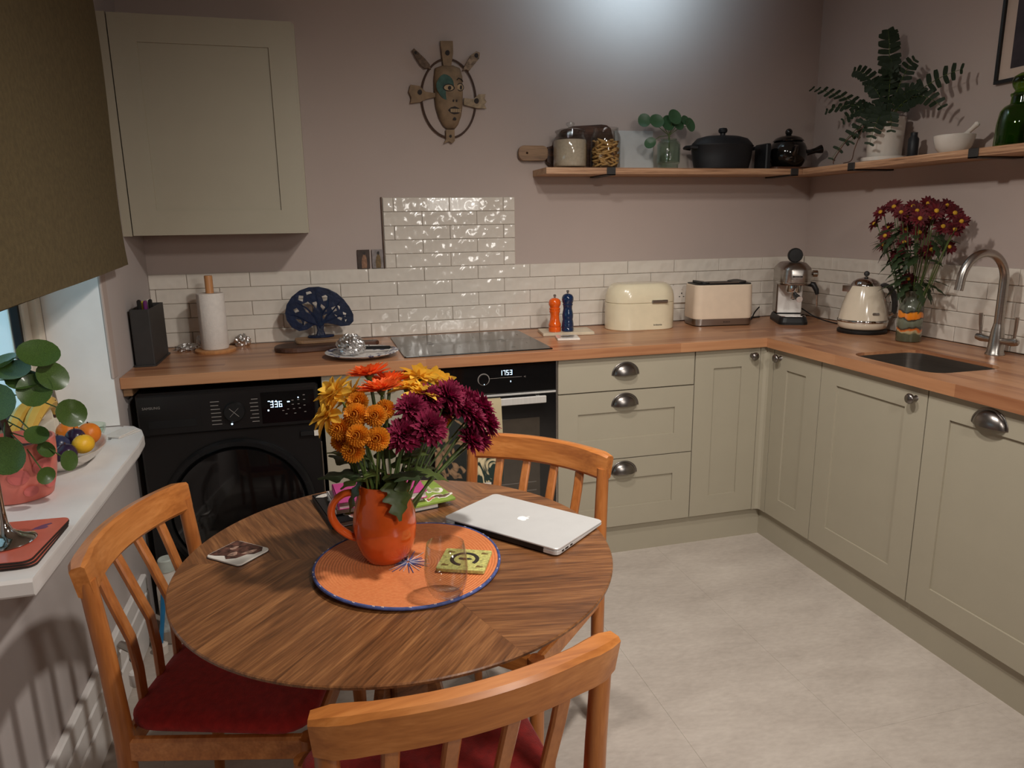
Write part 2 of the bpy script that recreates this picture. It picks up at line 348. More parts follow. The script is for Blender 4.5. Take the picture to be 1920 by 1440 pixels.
# white plastered linings of the window opening
rv = MB(); rv.box(-1.722, XL+.001, WY0-.006, WY0, SZ, 2.16); rv.box(-1.722, XL+.001, WY1, WY1+.006, SZ, 2.16); rv.box(-1.722, XL, WY1, WY0, 2.154, 2.16)
rv.build('trim_1', WHITE, kind='structure')
MB().box(XL-.006, XL+.004, WY0-.01, WY0+.045, TOPZ+.01, 2.16, .003).build('trim_2', WALL, kind='structure')
# window: outer frame, sash, gasket, pane
win = thing('window_1', None, None); tag(win, kind='structure')
fr = MB()
for y0, y1, z0, z1 in ((WY0-.05, WY0-.006, SZ, 2.154), (WY1+.006, WY1+.05, SZ, 2.154), (WY1+.05, WY0-.05, SZ, SZ+.05), (WY1+.05, WY0-.05, 2.104, 2.154)): fr.box(-1.79, -1.722, y0, y1, z0, z1, .004)
fr.build('window_frame', CREAMP, win)
sa = MB(); a0, a1 = WY0-.054, WY1+.054
for y0, y1, z0, z1 in ((a0-.045, a0, SZ+.054, 2.10), (a1, a1+.045, SZ+.054, 2.10), (a1+.045, a0-.045, SZ+.054, SZ+.10), (a1+.045, a0-.045, 2.055, 2.10)): sa.box(-1.785, -1.742, y0, y1, z0, z1, .004)
sa.build('sash', CREAMP, win)
ga = MB(); b0, b1 = a0-.045, a1+.045
for y0, y1, z0, z1 in ((b0-.014, b0, SZ+.10, 2.055), (b1, b1+.014, SZ+.10, 2.055), (b1+.014, b0-.014, SZ+.10, SZ+.114), (b1+.014, b0-.014, 2.041, 2.055)): ga.box(-1.775, -1.752, y0, y1, z0, z1)
ga.build('gasket', RUBBER, win)
MB().box(-1.766, -1.762, b1+.01, b0-.01, SZ+.11, 2.045).build('pane', WINGLASS, win)
hn = MB(); hn.box(-1.742, -1.728, a0-.04, a0-.01, .90, .96, .003); hn.tube([(-1.728, a0-.025, .93), (-1.705, a0-.025, .93), (-1.70, a0-.025, .86)], .006, 8)
hn.build('window_handle', STEEL, win)
# sill: inner board and raised front nosing
sill = thing('trim_3', None, None); tag(sill, kind='structure')
MB().prism([(-1.722, WY0-.006), (-1.552, WY0-.006), (-1.535, -.70), (-1.535, WY1+.006), (-1.722, WY1+.006)], SZ-.035, SZ-.003).build('sill_board', WHITE, sill)
MB().prism([(-1.533, -.70), (-1.50, -.715), (-1.465, -.77), (-1.445, -.84), (-1.437, -.95), (-1.437, WY1), (-1.533, WY1)], SZ-.034, SZ+.002, b=.006).build('sill_nosing', WHITE, sill)
# pipe boxing and heating pipes low on the window wall
bb = MB().box(XL, XL+.022, -2.9, -.68, .0, .105, .004).build('baseboard_left', WHITE, kind='structure')
pp = thing('heating_pipe', 'white pipe covers with a valve low on the window wall', 'pipe')
for z in (.198, .137):
    MB().box(XL, XL+.020, -2.9, -.69, z-.028, z+.028, .004).build('pipe_cover', WHITE, pp)
MB().tube([(XL+.03, -1.10, .20), (XL+.07, -1.14, .20), (XL+.085, -1.20, .205)], [.011, .012, .010], 10).build('valve_body', STEEL, pp)
MB().lathe([(.012, 0), (.016, .006), (.016, .04), (.012, .045)], 12, T(XL+.085, -1.205, .125)).build('valve_cap', WHITE, pp)

# tiles: one shared tile mesh, stretched for the cut ones
TP, TH = .245, .0600
def tile_mesh(): return MB().box(-.5, .5, -.007, 0, -.5, .5).mesh('tile')
def tile(parent, u0, u1, z0, z1, side):
    l, h = u1-u0, z1-z0; key = (round(l, 3), round(h, 3))
    if key not in TILES: TILES[key] = MB().box(-l/2, l/2, -.007, 0, -h/2, h/2, .0022).mesh('tile')
    j = lambda a: random.uniform(-a, a)
    if side == 'back': M = T((u0+u1)/2, -.002+j(.0006), (z0+z1)/2) @ RZ(j(.5)) @ RX(j(.9))
    else: M = T(XR-.002+j(.0006), -(u0+u1)/2, (z0+z1)/2) @ SIDE @ RZ(j(.5)) @ RX(j(.9))
    link('tile', TILES[key], TILE, parent, M=M)
TILES = {}
def tile_rows(parent, lo, hi, rows, phase, side):
    for r in rows:
        z0 = TOPZ+.001+TH*r; off = phase+(0 if r % 2 else TP/2); n = math.floor((lo-off)/TP); u = off+n*TP
        while u < hi:
            a, b = max(u, lo), min(u+TP, hi)
            if b-a > .012: tile(parent, a+.0008, b-.0008, z0+.0008, z0+TH-.0008, side)
            u += TP
MB().box(XL, XR, -.002, 0, TOPZ, TOPZ+5*TH+.001).build('grout_bed', GROUT, wall_back)
MB().box(-.595, -.002, -.0019, 0, TOPZ+5*TH, TOPZ+10*TH+.001).build('grout_bed', GROUT, wall_back)
tile_rows(wall_back, XL, XR-.009, range(5), -.547, 'back')
tile_rows(wall_back, -.593, -.003, range(5, 10), -.547, 'back')
MB().box(-.600, -.595, -.011, 0, TOPZ+5*TH, TOPZ+10*TH+.003).build('edge_trim', TRIM, wall_back)
MB().box(XR-.002, XR, -2.09, -.002, TOPZ, TOPZ+5*TH+.001).build('grout_bed', GROUT, wall_right)
tile_rows(wall_right, .009, 2.09, range(5), .10, 'right')

# roman blind of olive linen
bl = thing('roman_blind', 'olive green linen roman blind lowered over the top of the window', 'blind', (XL, -1.2, 0))
def sheet(fn, nu, nv, th, nrm):
    g = [[Vector(fn(i/nu, j/nv)) for i in range(nu+1)] for j in range(nv+1)]; nrm = Vector(nrm)*th; vs = [p for r in g for p in r]; n = len(vs); w_ = nu+1
    vs = vs+[p+nrm for p in vs]; fs = []
    for j in range(nv):
        for i in range(nu):
            a = j*w_+i; fs += [(a, a+1, a+w_+1, a+w_), (n+a, n+a+w_, n+a+w_+1, n+a+1)]
    for i in range(nu): fs += [(i, n+i, n+i+1, i+1), (nv*w_+i, nv*w_+i+1, n+nv*w_+i+1, n+nv*w_+i)]
    for j in range(nv): fs += [(j*w_, (j+1)*w_, n+(j+1)*w_, n+j*w_), (j*w_+nu, n+j*w_+nu, n+(j+1)*w_+nu, (j+1)*w_+nu)]
    return MB().add(vs, fs, True)
def blf(u, v):
    y = .64-1.52*u; z = 2.22-(2.22-(1.272-.038*(u*1.52/1.08)))*v
    return (.045+.012*v+.004*math.sin(u*9+v*5), y+.012*math.sin(v*6)*(1-u)+(.012*(v-.93)/.07 if v > .93 else 0)*(1-2*u), z)
sheet(blf, 24, 20, .004, (1, 0, 0)).build('fabric', BLIND, bl)
sheet(lambda u, v: (.041+.006*math.sin(3.14*v), .645-1.53*u, 1.315-.054*u-.05*v), 12, 4, .004, (-1, 0, 0)).build('bottom_fold', BLIND, bl)
MB().box(.004, .05, -.88, .64, 2.22, 2.26, .003).build('head_rail', CREAMP, bl)
# ------------------------------------------------------------------ kitchen units
YF, ZB, ZT, FX = -.60, .129, .8635, .942
def shaker(w, h, st=.088, rt=.08, rb=.091, t=.02, rec=.007, plain=False):
    m = MB(); g = .002
    x0, x1, z0, z1 = g, w-g, g, h-g
    if plain: return m.box(x0, x1, 0, t, z0, z1, .0015)
    a, b, c, d = st, w-st, rb, h-rt
    vs = [(x0, 0, z0), (x1, 0, z0), (x1, 0, z1), (x0, 0, z1), (a, 0, c), (b, 0, c), (b, 0, d), (a, 0, d),
          (a, rec, c), (b, rec, c), (b, rec, d), (a, rec, d), (x0, t, z0), (x1, t, z0), (x1, t, z1), (x0, t, z1)]
    fs = [(0, 1, 5, 4), (1, 2, 6, 5), (2, 3, 7, 6), (3, 0, 4, 7), (4, 5, 9, 8), (5, 6, 10, 9), (6, 7, 11, 10), (7, 4, 8, 11), (8, 9, 10, 11),
          (0, 12, 13, 1), (1, 13, 14, 2), (2, 14, 15, 3), (3, 15, 12, 0), (12, 15, 14, 13)]
    return m.add(vs, fs)
def cup_mesh():
    m = MB(); a, h, d, nu, nv = .052, .046, .027, 20, 8
    def shell(k, off): return [[Vector((a*k*math.cos(math.pi*i/nu)*math.cos(math.pi/2*j/nv), -d*k*math.sin(math.pi/2*j/nv), h*k*math.sin(math.pi*i/nu)*math.cos(math.pi/2*j/nv)*1.0)) for i in range(nu+1)] for j in range(nv+1)]
    m.loft(shell(1, 0), False, False, True, closed=False); m.loft(shell(.93, 0), False, False, True, closed=False)
    m.strip([(a*1.08*math.cos(math.pi*i/nu), -.0015, h*1.06*math.sin(math.pi*i/nu)) for i in range(nu+1)], .003, .008, (0, 1, 0))
    for s in (-1, 1): m.box(s*a*.9-.006, s*a*.9+.006, -.003, 0, -.004, .004, .001)
    return m.mesh('cup_handle', 50)
CUP = cup_mesh()
KNOB = MB().lathe([(.010, 0), (.008, .004), (.006, .012), (.011, .018), (.0165, .022), (.0175, .027), (.0145, .032), (.006, .0345), (.0005, .035)], 20, RX(90)).mesh('knob', 50)
def carcass(m, w, d, h, z0, x0=0, rail=True):
    m.box(x0, x0+.018, .021, d, z0, h); m.box(x0+w-.018, x0+w, .021, d, z0, h); m.box(x0+.018, x0+w-.018, .021, d, z0, z0+.018); m.box(x0+.018, x0+w-.018, d-.008, d, z0+.018, h); m.box(x0+.018, x0+w-.018, .021, .10 if rail else .034, h-.018, h)
    return m
def unit(name, label, loc, w, side=False, cat='cabinet'):
    r = thing(name, label, cat, loc, -90 if side else 0)
    carcass(MB(), w, .575, ZT-.0005, ZB, rail=name != 'sink_cabinet').build('body', SAGE_IN, r); return r
def door(parent, x, z, w, h, kind='door', plain=False, **k):
    return shaker(w, h, plain=plain, **k).build(kind, SAGE, parent, M=T(x, 0, z))
def cup(parent, x, z): return link('cup_handle', CUP, PEWTER, parent, M=T(x, 0, z), label='pewter half-moon cup handle')
def knob(parent, x, z): return link('knob', KNOB, PEWTER, parent, M=T(x, 0, z), label='round pewter knob')
H = ZT-ZB
# narrow cabinet between washing machine and oven
u = unit('base_cabinet', 'narrow sage cabinet between the black washing machine and the oven', (-.9, YF, 0), .3); d = door(u, 0, ZB, .3, H, st=.075)
knob(d, .262, H-.04)
# drawers
u = unit('drawer_cabinet', 'sage base cabinet with three drawers and cup handles right of the oven', (0, YF, 0), .6)
g1, g2 = .7202, .4298
for z0, z1, plain in ((g1, ZT, True), (g2, g1, False), (ZB, g2, False)):
    d = shaker(.6, z1-z0, .086, .088, .088, plain=plain).build('drawer_front', SAGE, u, M=T(0, 0, z0)); cup(d, .288, (z1-z0)-.078 if plain else (z1-z0)-.033-.03)
u = unit('corner_cabinet', 'narrow sage corner cabinet beside the drawers, knob at top right', (.6, YF, 0), .3); d = door(u, 0, ZB, .308, H); knob(d, .308-.042, H-.036)
# corner post, slightly rounded
cp = MB(); pts = [(.9085, YF+.02), (.9085, YF), (.925, YF), (.938, YF-.004), (.942, YF-.015), (FX, -.645), (FX+.02, -.645), (FX+.02, YF+.02)]
cp.prism(pts, ZB, ZT-.0005).build('corner_post', SAGE, label='rounded sage post in the inner corner of the kitchen units', cat='post')
u = unit('corner_cabinet', 'narrow sage corner cabinet left of the sink cabinet, knob at top left', (FX, -.647, 0), .2976, True); d = door(u, 0, ZB, .2976, H); knob(d, .044, H-.036)
u = unit('sink_cabinet', 'sage cabinet with single door under the steel sink', (FX, -.9446, 0), .5021, True); d = door(u, 0, ZB, .5021, H); knob(d, .455, H-.042)
u = unit('dishwasher', 'sage panelled appliance door with cup handle right of the sink cabinet', (FX, -1.4467, 0), .60, True, 'dishwasher'); d = door(u, 0, ZB, .60, H); cup(d, .222, H-.063)
MB().box(FX-.0, XR, -2.068, -2.0482, .0, ZT-.0005).build('end_panel', SAGE, label='sage end panel closing the cabinet run past the dishwasher', cat='panel')
# plinths
MB().box(-.9, .963, -.5785, -.5605, 0, ZB-.001).build('trim_4', SAGE, kind='structure')
MB().box(.9635, .9815, -2.048, -.5605, 0, ZB-.001).build('trim_5', SAGE, kind='structure')

# worktop: L of oak staves with a cut-out for the sink
def worktop_mat():
    m = bpy.data.materials.new('oak_staves'); m.use_nodes = True; nt = m.node_tree; b = nt.nodes['Principled BSDF']; N = nt.nodes.new; L = nt.links.new
    tc = N('ShaderNodeTexCoord')
    bt = N('ShaderNodeTexBrick'); bt.offset = .37; bt.squash = 1; bt.inputs['Scale'].default_value = 1; bt.inputs['Mortar Size'].default_value = .0004; bt.inputs['Brick Width'].default_value = .52; bt.inputs['Row Height'].default_value = .042
    bt.inputs['Color1'].default_value = (0, 0, 0, 1); bt.inputs['Color2'].default_value = (1, 1, 1, 1); bt.inputs['Mortar'].default_value = (.2, .2, .2, 1); bt.inputs['Bias'].default_value = -.1
    L(tc.outputs['Object'], bt.inputs['Vector'])
    mp = N('ShaderNodeMapping'); mp.inputs['Scale'].default_value = (1.2, 22, 22); L(tc.outputs['Object'], mp.inputs[0])
    nz = N('ShaderNodeTexNoise'); nz.inputs['Scale'].default_value = 3; nz.inputs['Detail'].default_value = 6; L(mp.outputs[0], nz.inputs['Vector'])
    ad = N('ShaderNodeMath'); ad.operation = 'MULTIPLY_ADD'; ad.inputs[1].default_value = .45; L(bt.outputs['Color'], ad.inputs[0])
    k2 = N('ShaderNodeMath'); k2.operation = 'MULTIPLY'; k2.inputs[1].default_value = .55; L(nz.outputs['Fac'], k2.inputs[0]); L(k2.outputs[0], ad.inputs[2])
    cr = N('ShaderNodeValToRGB'); e = cr.color_ramp.elements; e[0].position = .15; e[0].color = S(136, 84, 56); e[1].position = .85; e[1].color = S(198, 146, 106); q = e.new(.45); q.color = S(172, 120, 84)
    L(ad.outputs[0], cr.inputs[0]); L(cr.outputs[0], b.inputs['Base Color']); b.inputs['Roughness'].default_value = .33
    return m
WT = worktop_mat()
wt = thing('worktop', 'oak stave worktop running in an L along both walls', 'worktop')
MB().box(XL+.0005, XR-.0095, -.622, -.0095, ZT, TOPZ, .002).build('worktop_slab', WT, wt)
# right run in a frame rotated so that the staves run along the wall; hole with rounded corners
SX0, SX1, SY0, SY1 = .978, 1.275, -1.425, -1.035
def slab_hole():
    m = MB(); x0, x1, y0, y1 = .920, XR-.0095, -2.09, -.6225
    hole = [(p.x+(SX0+SX1)/2, p.y+(SY0+SY1)/2) for p in rrect(SX1-SX0, SY1-SY0, .06, 5)]
    out = []
    cx, cy = (SX0+SX1)/2, (SY0+SY1)/2
    for hx, hy in hole:
        dx, dy = hx-cx, hy-cy; t = min(((x1 if dx > 0 else x0)-cx)/dx if abs(dx) > 1e-9 else 1e9, ((y1 if dy > 0 else y0)-cy)/dy if abs(dy) > 1e-9 else 1e9)
        out.append((cx+dx*t, cy+dy*t))
    # snap the ray nearest to every corner on the corner itself
    for c in ((x0, y0), (x0, y1), (x1, y0), (x1, y1)):
        i = min(range(len(out)), key=lambda q: (out[q][0]-c[0])**2+(out[q][1]-c[1])**2); out[i] = c
    n = len(hole)
    inv = SIDE.inverted()
    V_ = lambda p, z: inv @ Vector((p[0], p[1], z))
    vs = [V_(p, TOPZ) for p in out]+[V_(p, TOPZ) for p in hole]+[V_(p, ZT) for p in hole]+[V_(p, ZT) for p in out]
    fs = []
    for i in range(n):
        j = (i+1) % n; fs += [(i, j, n+j, n+i), (n+i, n+j, 2*n+j, 2*n+i), (2*n+i, 2*n+j, 3*n+j, 3*n+i), (3*n+i, 3*n+j, j, i)]
    return m.add(vs, fs)
slab_hole().build('worktop_slab', WT, wt, M=SIDE)
MB().box(XL+.001, XL+.03, -.60, -.05, ZT-.03, ZT-.0005, .002).build('support_batten', PALEWOOD, wt)
# sink
sk = thing('sink', 'undermounted brushed steel sink let into the oak worktop', 'sink', ((SX0+SX1)/2, (SY0+SY1)/2, 0))
w_, d_ = SX1-SX0, SY1-SY0
rings = [rrect(w_-.0012, d_-.0012, .0595, 6, TOPZ-.011), rrect(w_-.004, d_-.004, .058, 6, TOPZ-.0105), rrect(w_-.006, d_-.006, .057, 6, ZT-.006), rrect(w_-.014, d_-.014, .055, 6, ZT-.13), rrect(w_-.03, d_-.03, .05, 6, ZT-.155), rrect(w_-.10, d_-.10, .03, 6, ZT-.165), rrect(.03, .03, .014, 6, ZT-.168)]
MB().loft(rings, False, True).build('basin', STEEL, sk)
MB().lathe([(.04, ZT-.167), (.04, ZT-.163), (.03, ZT-.162), (.012, ZT-.165), (.001, ZT-.165)], 24).build('drain', CHROME, sk)
# tap
tp = thing('tap', 'brushed steel swan-neck tap with two levers behind the sink', 'tap', (1.445, -1.222, TOPZ))
MB().lathe([(.031, 0), (.031, .004), (.027, .010), (.024, .05), (.021, .085), (.017, .105), (.016, .112)], 28).build('tap_body', STEEL, tp)
sp = [(0, 0, .105), (0, 0, .16), (0, 0, .26)]+[(-.0875+.0875*math.cos(R(a)), .015*(1-math.cos(R(a)))/2, .26+.102*math.sin(R(a))) for a in range(10, 171, 8)]
MB().tube(sp+[(-.178, .015, .245), (-.180, .0152, .235)], [.0155]*3+[.0145]*(len(sp)-3)+[.0145, .0145], 16).build('spout', STEEL, tp)
for s in (-1, 1):
    a = MB().tube([(0, s*.015, .052), (0, s*.045, .052), (0, s*.062, .054), (0, s*.080, .056), (0, s*.084, .056)], [.011, .012, .0145, .012, .006], 14).build('lever_arm', STEEL, tp)
    MB().tube([(0, s*.066, .062), (-.002, s*.070, .10), (-.004, s*.072, .142)], [.0042, .0055, .0065], 12).build('lever', STEEL, a)

# hob
hb = thing('induction_hob', 'flat black glass induction hob set in the worktop', 'hob', (-.303, -.321, TOPZ))
MB().prism(rrect(.582, .516, .006, 3), .0003, .0055, b=.0015).build('glass', HOBG, hb)
pr = MB()
for x, y, r_ in ((-.15, .12, .08), (.15, .12, .10), (-.15, -.10, .10), (.15, -.10, .08)):
    for a in range(0, 360, 90): pr.strip([(x+r_*math.cos(R(a+t)), y+r_*math.sin(R(a+t)), .0057) for t in (-6, 0, 6)], .001, .0002, (0, 0, 1))
pr.box(-.28, .28, .0092, .0098, .0055, .0057)
pr.build('zone_marks', mat('hob_marks', S(70, 68, 66), .5), hb)

# oven
ov = thing('built_in_oven', 'black glass built-in oven with steel handle and lit clock', 'oven', (-.598, YF, 0))
W = .596
MB().box(.002, W-.002, .022, .56, ZB+.005, ZT-.004).build('body', DKGREY, ov)
cpn = MB().box(.001, W-.001, -.004, .021, .744, ZT-.008, .003).build('control_panel', BLACKG, ov)
MB().lathe([(.0235, -.0008), (.0235, .0005), (.0205, .0005), (.0205, -.0008)], 36, T(.298, -.0045, .806) @ RX(90), False, False).build('dial_ring', PRINTG, cpn)
MB().lathe([(.020, 0), (.0195, .006), (.0005, .0065)], 32, T(.298, -.004, .806) @ RX(90)).build('dial', BLACKG, cpn)
MB().box(.2975, .2995, -.0115, -.0105, .786, .790).build('dial_light', LEDW, cpn)
MB().box(.322, .45, -.0047, -.0041, .8075, .8085).build('panel_line', PRINTG, cpn)
SEG = {'0': 'abcdef', '1': 'bc', '3': 'abgcd', '5': 'afgcd', '6': 'afgedc', '7': 'abc'}
def digits(s, h, m):
    w = h*.48; t = h*.10; x = 0
    for ch in s:
        for q in SEG[ch]:
            bx = {'a': (0, w, h-t, h), 'g': (0, w, h/2-t/2, h/2+t/2), 'd': (0, w, 0, t), 'f': (0, t, h/2, h), 'b': (w-t, w, h/2, h), 'e': (0, t, 0, h/2), 'c': (w-t, w, 0, h/2)}[q]
            m.box(x+bx[0], x+bx[1], -.0008, 0, bx[2], bx[3])
        x += w+t*2.2
    return m
digits('1753', .019, MB()).build('clock_digits', LEDW, cpn, M=T(.362, -.0042, .818))
MB().box(.4035, .4065, -.0047, -.0041, .789, .795).build('indicator', LEDW, cpn)
text('panel_mark', 'o|', .009, PRINTG, cpn, T(.462, -.0043, .808) @ FRONT)
MB().box(.001, W-.001, -.003, .02, .735, .7425, .001).build('steel_strip', BSTEEL, ov)
dr = MB().box(.001, W-.001, -.004, .021, ZB+.012, .734, .003).build('oven_door', BLACKG, ov)
MB().box(.075, W-.075, -.0047, -.0041, .26, .64).build('window_glass', mat('oven_window', S(62, 54, 45), .18, coat=.4), dr)
MB().box(.589, .596, -.006, -.0035, ZB+.012, .86, .001).build('edge_strip', STEEL, ov)
hd = MB(); hd.box(.045, W-.06, -.048, -.036, .707, .735, .002)
hd.box(.06, .075, -.036, -.004, .713, .728); hd.box(W-.09, W-.075, -.036, -.004, .713, .728)
hd.build('oven_handle', BSTEEL, ov)
rk = MB()
for i in range(2): rk.box(.09, W-.09, -.0049, -.0046, .372-.035*i, .3735-.035*i)
rk.build('rack_line', PRINTG, ov)

# washing machine
wm = thing('washing_machine', 'black front-loading washing machine with lit display under the worktop', 'washing machine', (-1.515, YF-.003, 0))
W = .602
MB().box(0, W, .0, .54, .012, .838, .008).build('body', WMBLACK, wm)
fp = MB().box(.004, W-.004, -.012, 0, .690, .832, .005).build('control_panel', WMBLACK, wm)
MB().box(.035, .19, -.0135, -.012, .716, .742, .001).build('drawer_grip', BLACKP, fp)
MB().box(.205, .2065, -.0125, -.0118, .70, .83).build('drawer_seam', BLACKP, fp)
text('brand_lettering', 'SAMSUNG', .0125, PRINTG, fp, T(.05, -.0123, .789) @ FRONT)
dl = MB().lathe([(.036, 0), (.035, .012), (.032, .016), (.0005, .016)], 36, T(.315, -.012, .757) @ RX(90)).build('dial', BLACKP, fp)
MB().strip([(.300, -.0287, .772), (.330, -.0287, .742)], .001, .002, (0, 1, 0)).build('dial_mark', PRINTG, dl)
MB().strip([(.300, -.0287, .742), (.330, -.0287, .772)], .001, .0012, (0, 1, 0)).build('dial_mark', PRINTG, dl)
MB().lathe([(.0035, 0), (.0035, .001), (.0002, .001)], 12, T(.303, -.0122, .713) @ RX(90)).build('dial_light', LEDW, fp)
for i in range(7):
    z = .797-.0135*i; a = .03+random.uniform(-.006, .004)
    MB().box(.238, .238+a, -.0124, -.0119, z-.0013, z+.0013).build('programme_text', PRINTG, fp)
    a = .028+random.uniform(-.008, .004)
    MB().box(.395-a, .395, -.0124, -.0119, z-.0013, z+.0013).build('programme_text', PRINTG, fp)
dsp = MB().box(.405, W-.015, -.0126, -.0119, .705, .818).build('display_glass', BLACKG, fp)
digits('336', .021, MB()).build('display_digits', LEDW, dsp, M=T(.436, -.0128, .762))
for x, z, a, b in ((.432, .785, .008, .003), (.444, .785, .006, .003), (.456, .785, .004, .003), (.428, .752, .0055, .0055), (.498, .779, .009, .0042), (.532, .792, .0042, .0042)): MB().box(x-a/2, x+a/2, -.0132, -.0127, z-b/2, z+b/2).build('display_light', LEDW, dsp)
for x, z in ((.512, .783), (.512, .768), (.532, .784), (.532, .768), (.552, .783), (.552, .762), (.495, .752), (.515, .752), (.535, .753), (.478, .748), (.488, .735), (.518, .735), (.552, .80), (.553, .738)): MB().box(x-.0035, x+.0035, -.0131, -.0127, z-.0012, z+.0012).build('button_mark', PRINTG, dsp)
MB().box(.531, .575, -.0135, -.0005, .648, .664).build('info_label', BLACKP, wm)
MB().box(.578, .594, -.0138, -.0128, .645, .666).build('sticker', PORC, wm)
CX, CZ_ = .305, .395
MB().lathe([(.262, 0), (.262, .012), (.254, .022), (.240, .024), (.234, .016), (.234, 0)], 64, T(CX, -.001, CZ_) @ RX(90), False, False).build('door_ring', mat('washer_door_ring', S(30, 30, 31), .22, .3), wm)
MB().lathe([(.236, .004), (.225, .018), (.16, .03), (.06, .034), (.0005, .0345)], 64, T(CX, -.001, CZ_) @ RX(90)).build('door_glass', BLACKG, wm)
MB().box(.01, W-.01, -.004, 0, .02, .10, .003).build('kick_panel', BLACKP, wm)
MB().box(W-.004, W+.001, -.008, -.001, .30, .62, .001).build('side_strip', STEEL, wm)

# wall cabinet
wc = thing('wall_cabinet', 'sage wall cabinet with shaker door high in the corner by the blind', 'cabinet', (-1.5165, -.32, 0))
cb = MB(); cb.box(0, .612, .0215, .319, 1.3635, 2.104)
cb.build('body', SAGE, wc)
shaker(.6065, 2.107-1.361, .088, .092, .088).build('door', SAGE, wc, M=T(0, 0, 1.361))
MB().box(-.032, -.002, .001, .021, 1.361, 2.107).build('filler_strip', SAGE, wc)
# ------------------------------------------------------------------ table and chairs
TX, TY, TR, TZ = -.767, -1.850, .435, .73
tb = thing('dining_table', 'round walnut dining table with three-way veneer pattern', 'table', (TX, TY, 0))
pan = MB(); n = 40
arc = lambda r, z: [Vector((r*math.cos(R(-60+120*i/n)), r*math.sin(R(-60+120*i/n)), z)) for i in range(n+1)]+[Vector((.0004, 0, z))]
pan.loft([arc(TR-.022, TZ-.020), arc(TR-.004, TZ-.009), arc(TR, TZ-.006), arc(TR, TZ-.002), arc(TR-.002, TZ)], smooth=False)
pm = pan.mesh('tabletop_panel')
for a in (230, -10, 110): link('tabletop_panel', pm, WALNUT, tb, M=RZ(a))
MB().box(-.045, .045, -.045, .045, .10, TZ-.0205, .004, RZ(20)).build('centre_post', WALNUTD, tb)
for a in (100, 212, 338):
    MB().strip([(.03, 0, .52), (.065, 0, .36), (.160, 0, .018), (.165, 0, .002)], [.06, .055, .045, .044], .028, (0, 0, 1), RZ(a)).build('leg', WALNUTD, tb)
    MB().strip([(.03, 0, TZ-.036), (.25, 0, TZ-.034)], .030, .03, (0, 0, 1), RZ(a)).build('top_bearer', WALNUTD, tb)

def make_chair(label, loc, rz):
    c = thing('dining_chair', label, 'chair', loc, rz, 'teak dining chairs around the table')
    if CH:
        for ch in CH[0].children:
            q = ch.copy(); COL.objects.link(q); q.parent = c
        return c
    CH.append(c)
    for s in (-1, 1):
        MB().tube([(s*.196, -.190, 0), (s*.200, -.180, .20), (s*.203, -.176, .43), (s*.203, -.186, .60), (s*.202, -.202, .758)], [.012, .017, .0185, .0170, .0158], 14).build('leg', ORANGEV, c)
        MB().tube([(s*.205, .190, 0), (s*.205, .185, .22), (s*.203, .182, .425)], [.012, .0165, .0195], 14).build('leg', ORANGEV, c)
        MB().strip([(s*.203, -.165, .402), (s*.203, .168, .402)], .05, .020, (0, 0, 1)).build('side_rail', ORANGEW, c)
    MB().strip([(-.187, .184, .402), (.187, .184, .402)], .05, .020, (0, 0, 1)).build('front_rail', ORANGEW, c)
    MB().strip([(-.187, -.180, .402), (.187, -.180, .402)], .05, .020, (0, 0, 1)).build('back_rail', ORANGEW, c)
    pts = []; N_ = 18
    for i in range(N_+1):
        t = -1+2*i/N_; pts.append((t*.218, -.246+.044*t*t, .766-.004*t*t))
    MB().strip(pts, [.062 if i in (0, N_) else .072 for i in range(N_+1)], [.036 if i in (1, 2, N_-1, N_-2) else (.026 if i in (0, N_) else .031) for i in range(N_+1)], (0, -.18, 1), ch=.20).build('top_rail', ORANGEW, c)
    for x in (-.125, -.043, .043, .125):
        t = x/.218
        MB().strip([(x*.92, -.178, .405), (x*.95, -.178, .52), (x*.97, -.184, .59), (x, -.218+.02*t*t, .68), (x, -.243+.04*t*t, .742)], [.024]*5, .013, (1, 0, 0)).build('slat', ORANGEV, c)
    pad = lambda k, z: [Vector((p.x*(1+.06*(p.y/.19)), p.y, z)) for p in rrect(.408*k, .372*k, .065*k, 6)]
    MB().loft([pad(.95, .4275), pad(1.0, .436), pad(1.0, .447), pad(.97, .456), pad(.85, .463), pad(.5, .468), pad(.1, .469)]).build('seat_pad', REDFAB, c, angle=60)
    return c
CH = []
def chair_at(label, mid, d):
    d = Vector(d).normalized(); p = Vector(mid)+d*.206
    return make_chair(label, (p.x, p.y, 0), math.degrees(math.atan2(d.y, d.x))-90)
chair_at('teak chair with red seat on the window side of the table', (-1.289, -1.658), (.966, -.258))
chair_at('teak chair on the far side of the table, in front of the oven', (-.341, -1.415), (-.703, -.711))
chair_at('teak chair nearest the camera, seen from behind its curved back', (-.720, -2.372), (-.14, .99))

# ------------------------------------------------------------------ things on the table
Z = TZ
